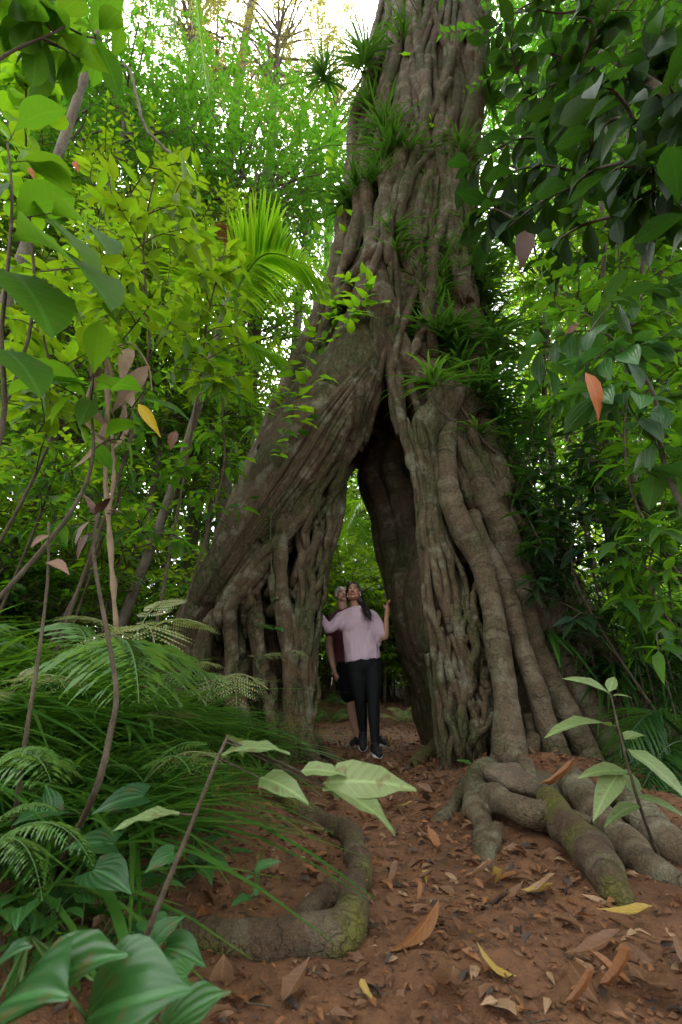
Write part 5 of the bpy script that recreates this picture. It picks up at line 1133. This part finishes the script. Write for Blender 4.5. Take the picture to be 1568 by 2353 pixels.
# woman --------------------------------------------------------------
YW = 5.1; OW = np.array([W(830, 1700, YW)[0], YW, gz(W(830, 1700, YW)[0], YW)])
gW = OW[2]
hc = Z(655, 300, YW - .04); FW = frame(R_(-9), R_(20), R_(-4))
L = Limb(OW); qW = build_head(L, hc, FW, .98)
L.t([Z(680, 520, YW), Z(668, 440, YW - .01), Z(662, 380, YW - .015)], [.062, .050, .052])
L.b(Z(690, 640, YW), (.15, .095, .19)); L.b(Z(740, 860, YW), (.13, .085, .16)); L.b(Z(768, 1080, YW), (.15, .10, .11))
eR, wR = Z(385, 690, YW - .05), Z(315, 580, YW - .04)
eL, wL = Z(985, 780, YW - .05), Z(1008, 575, YW - .10)
L.t([Z(520, 560, YW), eR, wR], [.05, .038, .026]); L.t([Z(860, 560, YW), eL, wL], [.05, .038, .026])
hand(L, wR, Z(286, 505, YW - .03), [Z(262 + 8 * i, 412 + 8 * abs(i - 1), YW - .06 + .02 * i) for i in range(4)], Z(300, 450, YW - .09))
hand(L, wL, Z(1015, 490, YW - .10), [Z(1030 + 6 * i, 392 - 12 * (1.5 - abs(i - 1.5)), YW - .13 + .028 * i) for i in range(4)], Z(975, 430, YW - .12))
kR, aR = Z(722, 1430, YW + .02), Z(757, 1800, YW + .10); kL, aL = Z(868, 1450, YW - .1), Z(884, 1915, YW - .17)
L.t([Z(690, 1070, YW), kR, aR], [.07, .045, .033]); L.t([Z(855, 1070, YW), kL, aL], [.07, .045, .033])
me = L.mesh(.0062, 2); me.materials.append(M_skinW)
woman = link('person', me, None, OW, 'person in a lilac long sleeved top and black leggings walking through the arch looking up', 'person')
face_parts(woman, OW, qW, .98, M_lip, M_hairW, .003)
m = MB(); tube(m, spline([qW(-.016, .082, -.063), qW(0, .088, -.064), qW(.016, .082, -.063)], 8) - OW, .003, 6); m.obj('teeth', M_teeth, woman)
for s in (-1, 1):
    m = MB(); ball(m, qW(s * .077, .0, -.042) - OW, .007); m.obj('earring', M_sole, woman)
L = Limb(OW)                             # top
S = [(690, 500, .085), (692, 545, .165), (697, 620, .185), (708, 720, .176), (728, 850, .180), (750, 950, .192), (760, 1028, .193)]
L.t([Z(a, b, YW) for a, b, _ in S], [c for *_, c in S], .66, 40, 28)
L.t([Z(560, 545, YW), Z(690, 500, YW - .01), Z(820, 540, YW)], [.062, .066, .062], n=16)
for a in (630, 760): L.b(Z(a, 650, YW - .05), (.085, .07, .10))
L.t([Z(525, 568, YW), Z(470, 620, YW - .03), eR, wR], [.068, .062, .054, .037]); L.t([Z(560, 640, YW), Z(470, 660, YW)], [.08, .05])
L.t([Z(855, 565, YW), Z(915, 660, YW - .02), Z(965, 745, YW - .04)], [.072, .068, .058])
L.t([Z(830, 640, YW), Z(890, 720, YW - .01), Z(930, 790, YW - .02)], [.09, .075, .05]); L.t([Z(800, 800, YW), Z(900, 850, YW)], [.09, .05])
me = L.mesh(.0085, 3, (((15, 15, 4.5), .013, 2, 31), ((34, 34, 12), .003, 2, 33))); me.materials.append(M_shirtW); link('long_sleeved_top', me, woman)
L = Limb(OW)
L.b(Z(768, 1050, YW), (.188, .125, .15)); L.t([Z(685, 1080, YW), Z(700, 1240, YW), kR, Z(738, 1560, YW + .06), aR + np.array([0, 0, .02])], [.105, .092, .064, .060, .042], n=30)
L.t([Z(858, 1080, YW), Z(872, 1240, YW - .04), kL, Z(872, 1600, YW - .13), aL + np.array([0, 0, .02])], [.105, .092, .064, .060, .042], n=30)
me = L.mesh(.008, 3, (((30, 30, 12), .002, 2, 41),)); me.materials.append(M_black); link('leggings', me, woman)
tR, tL = Z(757, 2030, YW + .0), Z(938, 2105, YW - .3)
tR[2] = gz(tR[0], tR[1]) + .004; tL[2] = gz(tL[0], tL[1]) + .004
hR = np.array([aR[0], tR[1] + .22, tR[2] + .085]); hL = np.array([aL[0] - .01, tL[1] + .245, tL[2] + .01])
shoe(woman, OW, tR, hR, aR); shoe(woman, OW, tL, hL, aL)
# hair: cap, a tail down the image-right shoulder in loose curls
L = Limb(OW); L.b(qW(0, -.024, .037), (.081, .094, .088), FW); L.b(qW(0, -.05, -.02), (.07, .06, .09), FW)
for s in (-1, 1): L.t([qW(s * .03, .045, .095), qW(s * .066, .02, .05), qW(s * .077, -.01, .0), qW(s * .066, -.04, -.06)], [.022, .018, .018, .026], n=14)
L.t([qW(.02, -.07, -.02), qW(.07, -.05, -.09), Z(755, 430, YW - .02), Z(800, 510, YW - .10), Z(828, 575, YW - .13)], [.04, .042, .038, .036, .018], n=20)
me = L.mesh(.006, 2, (((40, 40, 14), .004, 2, 51),)); me.materials.append(M_hairW); hr = link('hair', me, woman)
m = MB()
for k in range(46):
    a = .5 + .5 * rng.random(); o = rng.normal(size=3) * .018
    P = spline([qW(.05, -.05, -.03) + o * .4, Z(742, 420, YW - .03) + o, Z(785, 490, YW - .10) + o * 1.3, Z(815 + 40 * rng.normal() * .5, 560 + 60 * a - 20, YW - .14) + o * 1.5], 36)
    ph = rng.random() * 6; t = np.linspace(0, 1, 36); P[:, 0] += .010 * t * np.sin(t * 22 + ph); P[:, 1] += .010 * t * np.cos(t * 22 + ph)
    tube(m, P - OW, np.linspace(.0035, .0012, 36), 5)
m.obj('curls', M_hairW, hr)

# man ----------------------------------------------------------------
YM = 5.75; OM = np.array([W(800, 1700, YM)[0], YM, gz(W(800, 1700, YM)[0], YM)])
hm = Z(522, 330, YM); FM = frame(R_(20), R_(20), R_(5)); km = .98
L = Limb(OM); qM = build_head(L, hm, FM, km)
L.t([Z(560, 560, YM), Z(535, 470, YM), Z(525, 410, YM)], [.075, .062, .060])
L.b(Z(590, 680, YM), (.17, .11, .22)); L.b(Z(610, 960, YM), (.15, .10, .2))
eM, wM = Z(390, 865, YM), Z(437, 1095, YM - .08)
L.t([Z(430, 600, YM), Z(402, 740, YM), eM, Z(408, 960, YM - .04), wM], [.06, .052, .043, .045, .030], n=30)
L.t([Z(760, 600, YM), Z(810, 860, YM + .05), Z(800, 1080, YM + .02)], [.06, .043, .03])
hand(L, wM, Z(452, 1155, YM - .09), [Z(470 + 8 * i, 1258 - 12 * i - 14 * (i == 0), YM - .10 + .025 * (1.5 - i)) for i in range(4)], Z(496, 1200, YM - .14), .0092)
hand(L, Z(800, 1080, YM + .02), Z(800, 1140, YM), [Z(780 + 9 * i, 1230, YM - .02) for i in range(4)], Z(770, 1180, YM - .03))
kM, aM = Z(630, 1480, YM), Z(703, 1880, YM + .08); kN, aN = Z(830, 1480, YM + .05), Z(930, 1860, YM + .12)
L.t([Z(575, 1150, YM), kM, Z(648, 1620, YM + .03), aM], [.085, .058, .058, .035], n=30); L.t([Z(720, 1150, YM), kN, Z(870, 1620, YM + .08), aN], [.085, .058, .058, .035], n=30)
me = L.mesh(.0068, 2); me.materials.append(M_skinM)
man = link('person', me, None, OM, 'grey haired person in maroon t-shirt and black shorts walking behind the other, looking up', 'person')
face_parts(man, OM, qM, km, M_lipM, M_hairM, .003)
L = Limb(OM); L.b(qM(0, -.024, .036), np.array([.078, .092, .088]), FM)
for s in (-1, 1): L.t([qM(s * .035, .045, .088), qM(s * .066, .01, .045), qM(s * .070, -.03, -.01)], [.018, .016, .02], n=10)
me = L.mesh(.006, 1, (((60, 60, 60), .003, 2, 61),)); me.materials.append(M_hairM); link('hair', me, man)
L = Limb(OM)
S = [(575, 520, .10), (580, 560, .185), (590, 680, .200), (600, 850, .185), (610, 1000, .185), (612, 1050, .185)]
L.t([Z(a, b, YM) for a, b, _ in S], [c for *_, c in S], .66, 40, 28)
L.t([Z(440, 575, YM), Z(570, 520, YM), Z(720, 570, YM)], [.07, .075, .07], n=16)
L.t([Z(437, 585, YM), Z(402, 742, YM)], [.075, .066], n=16); L.t([Z(752, 590, YM), Z(790, 745, YM + .02)], [.075, .066], n=16)
me = L.mesh(.009, 3, (((14, 14, 5), .007, 2, 71),)); me.materials.append(M_shirtM); link('t_shirt', me, man)
L = Limb(OM); L.b(Z(645, 1090, YM), (.185, .13, .13))
for a, b in ((572, 606), (722, 770)): L.t([Z(a, 1080, YM), Z((a + b) / 2, 1250, YM), Z(b, 1395, YM)], [.115, .110, .098], n=20)
me = L.mesh(.009, 2, (((16, 16, 6), .006, 2, 81),)); me.materials.append(M_black); link('shorts', me, man)
tM, hM = Z(625, 1965, YM - .06), Z(715, 1960, YM + .14); tN, hN = Z(1000, 1945, YM - .02), Z(905, 1940, YM + .18)
for q in (tM, hM, tN, hN): q[2] = gz(q[0], q[1]) + .006
shoe(man, OM, tM, hM, aM, M_shoe); shoe(man, OM, tN, hN, aN, M_shoe)

# ------------------------------------------------------------------ near plants
leafplant('thin brown sapling with large pale torn leaves reaching over the path', [WG(290, 2290), W(345, 2130, .98), W(430, 1920, 1.0), W(500, 1745, 1.02), W(525, 1690, 1.03)],
  [(505, 1735, 655, 1735, 1.02, .98, .2), (597, 1787, 690, 1858, 1.02, .95, .3), (690, 1772, 792, 1792, 1.0, .98, .5), (742, 1800, 945, 1850, 1.0, .95, .8), (742, 1808, 900, 1915, 1.0, .9, .4), (412, 1870, 262, 1915, 1.0, .95, .3), (525, 1690, 560, 1740, 1.03, 1.1, .6)], M_sap, 'ov2', r=.006, pet=.0022)
leafplant('bent thorny brown sapling stem with curled dead leaves at its tip', [WG(125, 2010), W(215, 1830, 1.12), W(255, 1680, 1.12), W(268, 1590, 1.12), W(250, 1470, 1.12), W(215, 1270, 1.12), W(228, 1170, 1.12)],
  [(218, 1185, 198, 1128, 1.12, 1.1, .2), (232, 1172, 300, 1186, 1.12, 1.15, .1), (222, 1182, 252, 1140, 1.12, 1.08, .4), (212, 1195, 165, 1245, 1.12, 1.08, .1), (205, 1225, 168, 1285, 1.12, 1.12, .0), (214, 1240, 190, 1300, 1.12, 1.14, .0)], plain('dead_leaf', (.085, .045, .034), .7, .3, .5, 60, .3), 'el', r=.008)
leafplant('second thin brown stem at the far left with scorched leaves', [WG(20, 2000), W(50, 1760, 1.2), W(90, 1500, 1.22), W(110, 1330, 1.25), W(112, 1200, 1.25)], [(112, 1230, 75, 1255, 1.25, 1.2, .2), (112, 1290, 142, 1318, 1.25, 1.2, .6)], M_dry, 'el', r=.006)
leafplant('upright sapling with long pale green leaves in front of the right roots', [WG(1520, 1985), W(1470, 1850, 1.85), W(1428, 1700, 1.85), W(1405, 1600, 1.85)],
  [(1402, 1595, 1312, 1560, 1.85, 1.8, .1), (1400, 1590, 1422, 1552, 1.85, 1.9, .2), (1405, 1600, 1448, 1602, 1.85, 1.8, .1), (1408, 1668, 1262, 1690, 1.85, 1.75, .5), (1440, 1720, 1590, 1850, 1.85, 1.7, .3), (1435, 1700, 1492, 1690, 1.85, 1.9, .3), (1445, 1775, 1345, 1792, 1.85, 1.8, .4), (1425, 1775, 1385, 1885, 1.85, 1.75, .6), (1462, 1830, 1580, 1885, 1.85, 1.75, .0), (1462, 1830, 1440, 1760, 1.85, 1.95, .0), (1470, 1850, 1400, 1900, 1.85, 1.8, .1)], M_sap, 'el', r=.007)
LT['hb'] = leaf_tpl(8, 'heart', .95, .12, .25, .04, 2)
def creeper(label, px, py, leaves, mat=M_gloss, tpl='heart', r=.004):
    O = WG(px, py); leafplant(label, [O, O + [0, 0, .05], O + [.01, 0, .12]], leaves, mat, tpl, 'creeper', r, M_gstem, 'creeper')
creeper('big out of focus round leaved plant in the bottom left corner', 20, 2345, [(40, 2300, 275, 2215, .62, .60, .5), (-20, 2330, 110, 2330, .6, .52, .2), (-40, 2250, 60, 2180, .62, .6, .1), (200, 2345, 395, 2345, .62, .56, .4), (380, 2370, 525, 2290, .62, .62, .7)], tpl='hb')
creeper('heart leaved creeper standing left of the mossy root', 385, 2250, [(380, 2180, 460, 2235, 1.0, .97, .4), (430, 2245, 330, 2285, .95, .93, .9), (350, 2170, 420, 2110, 1.0, 1.0, .6), (345, 2115, 365, 2170, 1.05, 1.0, .5)], tpl='heart')
creeper('dark heart leaf creeper under the left ferns', 280, 2060, [(215, 2000, 285, 2065, 1.15, 1.1, .1), (400, 1960, 340, 2010, 1.2, 1.15, .5)])
creeper('small paired round leaves beside the dirt left of the path', 590, 2060, [(585, 2000, 640, 1985, 1.35, 1.33, .8), (585, 2010, 560, 2030, 1.35, 1.33, .5), (580, 2060, 535, 2085, 1.35, 1.3, .4), (590, 2060, 585, 2030, 1.35, 1.38, .6)], tpl='ov2')
creeper('shaded broad leaf plant beneath the sapling at left', 300, 1960, [(330, 1830, 215, 1880, 1.35, 1.3, .0), (260, 1940, 150, 1960, 1.3, 1.25, .2), (130, 1860, 40, 1900, 1.3, 1.2, .3), (120, 1870, 110, 1800, 1.3, 1.3, .3)])
creeper('tiny two leaved seedling at the foot of the right roots', 1090, 1770, [(1090, 1760, 1050, 1748, 3.4, 3.4, .9), (1092, 1760, 1120, 1752, 3.4, 3.45, .6)], tpl='ov2')
for k, (lab, px, py, n) in enumerate([('low broad leaved plant at the foot of the ferns', 330, 1760, 16), ('shaded broad leaf plant at the left edge of the bank', 60, 1750, 16), ('leafy ground plant behind the pale sapling', 480, 1690, 14), ('dark leaf clump under the green fern', 160, 1900, 14), ('leafy clump by the soil edge at left', 420, 2030, 9)]):
    O = WG(px, py); e = empty('ground_plant', O, lab, 'plant'); m = MB(); a = rng.random(n) * 6.28; d = np.stack([np.cos(a), np.sin(a), .3 + .6 * rng.random(n)], -1); P = d * (.05 + .16 * rng.random((n, 1))); 
    put_leaves(m, LT['ov2'], P, d * [1, 1, .3], np.array([0, 0, 1.]) + .2 * rng.normal(size=(n, 3)), .12 * (.6 + .6 * rng.random(n))); m.obj('foliage', (M_gloss, M_mid)[k % 2], e)
    m = MB(); twigs(m, np.zeros((n, 3)), P, .003, .002); m.obj('stem', M_gstem, e)

for k in range(26):                     # leafy ground cover spilling down the left bank to the path
    t = k / 26; px, py = (30 + 520 * rng.random(), 1800 + 260 * rng.random()) if k < 17 else (380 * rng.random(), 2060 + 220 * rng.random())
    if px > 560 - (py - 1800) * .6: px *= .55
    O = WG(px, py); n = int(rng.integers(6, 13)); e = empty('ground_plant', O, ['small leafy plant in the ground cover of the left bank', 'small heart leaved plant in the ground cover of the left bank'][k % 2], 'plant', 'ground cover plants of the left bank')
    m = MB(); a = rng.random(n) * 6.28; d = np.stack([np.cos(a), np.sin(a), .5 + .9 * rng.random(n)], -1); P = d * (.03 + .09 * rng.random((n, 1)))
    put_leaves(m, LT[('ov2', 'heart')[k % 2]], P, d * [1, 1, .2], np.array([0, 0, 1.]) + .25 * rng.normal(size=(n, 3)), .075 * (.6 + .6 * rng.random(n))); m.obj('foliage', (M_mid, M_gloss)[k % 2], e)
    m = MB(); twigs(m, np.zeros((n, 3)), P, .002, .0015); m.obj('stem', M_gstem, e)
# single dead leaves caught in the greenery
def one_leaf(label, a, b, mat, tpl, wd=1., up=(0, -1, .3), name='hanging_leaf', rnd=.4):
    O = np.asarray(a); m = MB(); d = np.asarray(b) - O; V, q, uv = LT[tpl]
    put_leaves(m, (V * np.array([wd, 1, 1]), q, uv), [[0, 0, 0]], [d], [up], [np.linalg.norm(d)], rnd=rnd); return m.obj(name, mat, None, loc=O, label=label, cat='leaf')
one_leaf('curled orange dead leaf hanging among grey glossy leaves', W(1345, 855, 2.1), W(1412, 945, 2.1), M_orange, 'lance', 1.3)
one_leaf('dark brown leaf hanging tip down beside the trunk', W(1208, 530, 2.9), W(1205, 600, 2.9), plain('brown_leaf', (.06, .025, .018), .5, .4, .3, 30), 'ov2', 1.)
one_leaf('half white half yellow leaf caught in the left sapling', W(318, 928, 2.3), W(365, 985, 2.3), M_yellow, 'lance', 1.1)
one_leaf('brown seed pod like leaf hanging below the yellow leaf', W(405, 990, 2.5), W(385, 1030, 2.5), M_dry, 'ov2', 1.2)
one_leaf('pinkish star of young leaves on the right sapling', W(1330, 740, 2.6), W(1295, 775, 2.6), M_dry, 'lance', 1.)
for k, (x, y) in enumerate([(155, 455), (68, 385), (170, 370)]): one_leaf(['small orange leaf in the yellow green sapling', 'orange scrap of leaf near the big round leaf', 'tiny orange leaf above the sapling top'][k], W(x, y, 1.8), W(x + 8, y + 18, 1.8), M_orange, 'ov2')

# ------------------------------------------------------------------ stone, fallen leaves, crumbs
m = MB(); ball(m, (0, 0, 0), (.27, .17, .07), seg=40, rings=24); v = m.v[0]
v[:, :2] *= (1 + .22 * vnoise(np.stack([np.arctan2(v[:, 1], v[:, 0]) * 1.6, 0 * v[:, 0], 0 * v[:, 0]], -1), 4))[:, None]; v += .012 * fbm(v * 9, 3, 2)[:, None] * np.array([1, 1, 1.]); v[:, 2] = np.clip(v[:, 2], -.07, .048 + .01 * vnoise(v * 6, 3))
ps = WG(1225, 1835)
m.obj('flat_stone', barkmat('stone', (.07, .048, .032), (.12, .09, .062), moss=.35, lich=.25, bump=.5, stretch=(1, 1, 1)), None, loc=ps + [0, 0, .075], rot=(R_(16), R_(10), .4), label='flat brown stone wedged between the roots at right', cat='stone')
DRYC = {'brown': [(.12, .055, .026), (.16, .078, .038)], 'tan': [(.24, .14, .072), (.30, .19, .11)], 'russet': [(.19, .075, .026), (.24, .10, .034)], 'dark': [(.035, .024, .020), (.05, .034, .026)], 'ochre': [(.30, .19, .04), (.34, .24, .05)]}
FM_ = {k: leafmat('fallen_leaf_' + k, v, tuple(a * 1.2 for a in v[0]), .15, .55, .35, spots=.6, nveins=8) for k, v in DRYC.items()}
def dead_leaf(shape, wd, curl, roll, seed):
    V, q, uv = leaf_tpl(8, shape, wd, curl, 0, 0, 2); V = V.copy(); t = V[:, 1]; V[:, 1] -= .5
    V[:, 2] += roll * (t - .5) ** 2 * 1.6 - roll * .1 + .05 * vnoise(np.stack([V[:, 0] * 7, V[:, 1] * 5, 0 * t], -1), seed) ; V[:, 0] += .06 * np.sin(t * 3 + seed)
    e = (np.abs(uv[:, 1]) > .3); V[e, 0] *= 1 + .22 * vnoise(np.stack([t[e] * 9, uv[e, 1] * 2, 0 * t[e] + seed], -1), seed + 1); return V, q, uv
DL = [dead_leaf(s, w_, c, r, i) for i, (s, w_, c, r) in enumerate([('ovate', .42, .3, .15), ('ovate', .5, -.25, .3), ('ovate', .36, .5, .25), ('obovate', .46, .2, -.2), ('lance', .3, .45, .2), ('ovate', .48, .9, .5), ('ovate', .4, -.5, -.25), ('obovate', .5, .6, .35)])]
DLM = {}
def fallen(kind, v, loc, size, rz, tl, label, group):
    key = (kind, v)
    if key not in DLM:
        m = MB(); V, q, uv = DL[v]; m.add(V, q, None, np.column_stack([uv, np.full(len(V), .5)])); DLM[key] = m.mesh('fallen_leaf', FM_[kind])
    return link('fallen_leaf', DLM[key], None, loc, label, 'leaf', group, None, (tl[0], tl[1], rz), size)
SPOT = [((1440, 2130), .155, 1.45, 'ochre', 4, 'bright yellow fallen leaf with a crumb of soil on it'), ((1235, 2072), .11, 1.5, 'ochre', 4, 'narrow yellow green leaf edge on near the thick brown root'), ((1060, 1893), .17, -.5, 'tan', 0, 'pale tan fallen leaf tilted beside the forked root'),
 ((770, 2075), .12, -.9, 'ochre', 4, 'yellow green sliver of leaf leaning on the mossy root'), ((826, 2060), .10, .6, 'ochre', 4, 'yellow blade of leaf standing beside the mossy root'), ((1030, 2315), .13, .2, 'tan', 7, 'ragged grey brown leaf at the bottom edge of the path'), ((1490, 2290), .16, .1, 'brown', 0, 'large flat brown leaf in the bottom right corner'),
 ((1430, 2295), .09, 1.2, 'russet', 5, 'curled orange brown leaf beside the large flat leaf'), ((1400, 2085), .15, 1.5, 'tan', 6, 'broad pale brown leaf below the thick root'), ((1370, 2215), .15, 1.5, 'brown', 4, 'long brown leaf below the yellow leaf'), ((850, 2160), .08, .9, 'dark', 0, 'dark grey leaf at the bend of the mossy root'), ((890, 2045), .07, .3, 'russet', 3, 'small round tan leaf beside the mossy root'),
 ((980, 2025), .06, -.3, 'ochre', 3, 'small yellowish oval leaf in the middle of the path'), ((1100, 2040), .09, 1.1, 'tan', 5, 'folded cream brown leaf in the middle of the path'), ((960, 2190), .15, 1.9, 'russet', 1, 'long curved russet leaf left of the path centre'), ((1240, 2075), .13, 1.4, 'tan', 2, 'crumpled pale leaf under the yellow green one'), ((1300, 1925), .15, 1.3, 'russet', 5, 'pinkish brown leaf draped over the end of the root'), ((1185, 1830), .07, 1.3, 'ochre', 3, 'small yellow leaf on the flat stone'), ((470, 2150), .11, .2, 'russet', 1, 'orange brown leaf standing beside the creeper'), ((500, 2290), .11, .4, 'tan', 1, 'pale dead leaf under the creeper at bottom'), ((930, 1865), .10, 1.4, 'ochre', 4, 'yellow leaf on the trodden dirt left of the forked root')]
for (px, py), s, rz, kd, v, lab in SPOT:
    p = WG(px, py); up = .02
    if 'draped' in lab: up = .2
    if 'stone' in lab: up = .14
    fallen(kd, v, p + [0, 0, up + .004], s, rz, (.12 * rng.normal(), .1 * rng.normal()), lab, None)
LBL = {'brown': 'brown dead leaf lying flat among many on the dirt path', 'tan': 'pale tan dead leaf among many on the dirt path', 'russet': 'russet dead leaf among many on the dirt path', 'dark': 'dark rotting leaf among many on the dirt path', 'ochre': 'yellowish fallen leaf among many on the dirt path'}
n = 0
while n < 275:
    y = 1.25 + 5.2 * rng.random() ** 1.7; x = xc(y) + (rng.random() * 2 - 1) * np.interp(y, [1.2, 2.5, 3.5, 4.5, 6.5], [1.35, 1.5, 1.05, .7, .8])
    if abs(x) > y * .75: continue
    dens = .35 + .65 * sstep(fbm([[x * 1.7, y * 1.7, 3.]], 2, 9)[0], -.4, .5)
    if rng.random() > dens: continue
    kd = ['brown', 'tan', 'russet', 'dark', 'ochre'][int(rng.choice(5, p=[.42, .2, .24, .09, .05]))]
    fallen(kd, int(rng.integers(0, 8)), (x, y, gz(x, y, True) + .012), .045 + .07 * rng.random() ** 1.6, rng.random() * 6.28, (.09 * rng.normal(), .09 * rng.normal()), LBL[kd], 'fallen leaves on the path'); n += 1
# uncounted litter and crumbs
def scatter(n, ymax, spread, near=1.0):
    y = .95 + (ymax - .95) * rng.random(n) ** 1.6; x = xc(y) + rng.normal(size=n) * spread; return x, y
m = MB(); mats = [FM_[k] for k in ('brown', 'russet', 'tan', 'dark')]
for k, N in enumerate((4200, 2600, 900, 2600)):
    x, y = scatter(N, 9.0, 1.25); P = np.stack([x, y, gz(x, y, True) + .008], -1); a = rng.random(N) * 6.28
    put_leaves(m, leaf_tpl(3, 'ovate', .45, .5, .2), P, np.stack([np.cos(a), np.sin(a), .25 * rng.normal(size=N)], -1), np.array([0, 0, 1.]) + .35 * rng.normal(size=(N, 3)), .016 + .045 * rng.random(N) ** 2.2, k)
x = -4.5 + 10 * rng.random(2600); y = 1.2 + 9.5 * rng.random(2600); P = np.stack([x, y, gz(x, y) + .012], -1); a = rng.random(2600) * 6.28
put_leaves(m, leaf_tpl(3, 'ovate', .45, .5, .2), P, np.stack([np.cos(a), np.sin(a), .25 * rng.normal(size=2600)], -1), np.array([0, 0, 1.]) + .3 * rng.normal(size=(2600, 3)), .05 + .08 * rng.random(2600), 0)
m.obj('leaf_litter', mats, kind='stuff', label='brown leaf litter and scraps covering the forest floor')
ico = nrm(np.array([[1, 0, 0], [-1, 0, 0], [0, 1, 0], [0, -1, 0], [0, 0, 1], [0, 0, -1]], float)); it = np.array([[0, 2, 4], [2, 1, 4], [1, 3, 4], [3, 0, 4], [2, 0, 5], [1, 2, 5], [3, 1, 5], [0, 3, 5]])
m = MB(); N = 5200; y = .95 + 3.6 * rng.random(N) ** 2.0; x = xc(y) + rng.normal(size=N) * .75 - .25 * (y < 1.8); r = .0025 + .011 * rng.random(N) ** 3.5
P = np.stack([x, y, gz(x, y, True) + r * .4], -1); V = P[:, None] + ico[None] * r[:, None, None] * (.6 + .8 * rng.random((N, 6, 1))) * np.array([1, 1, .7])
m.add(V.reshape(-1, 3), None, (it[None] + (np.arange(N) * 6)[:, None, None]).reshape(-1, 3)); m.obj('soil_crumbs', M_dirt, kind='stuff', label='small reddish crumbs and clods of soil on the path', smooth=False)
m = MB(); N = 420; y = 1.0 + 5 * rng.random(N) ** 1.5; x = xc(y) + rng.normal(size=N) * .9; a = rng.random(N) * 6.28; l = .02 + .08 * rng.random(N) ** 2
A = np.stack([x, y, gz(x, y, True) + .006], -1); twigs(m, A, A + np.stack([np.cos(a) * l, np.sin(a) * l, .01 * rng.random(N)], -1), .0022, .0014); m.obj('twig_litter', M_twig, kind='stuff', label='broken twigs scattered over the dirt')
liana('fallen dark stick lying across the path behind the walkers', [WG(880, 1672), WG(950, 1668), WG(1040, 1672)], .012, M_darkstem, 'fallen_stick')
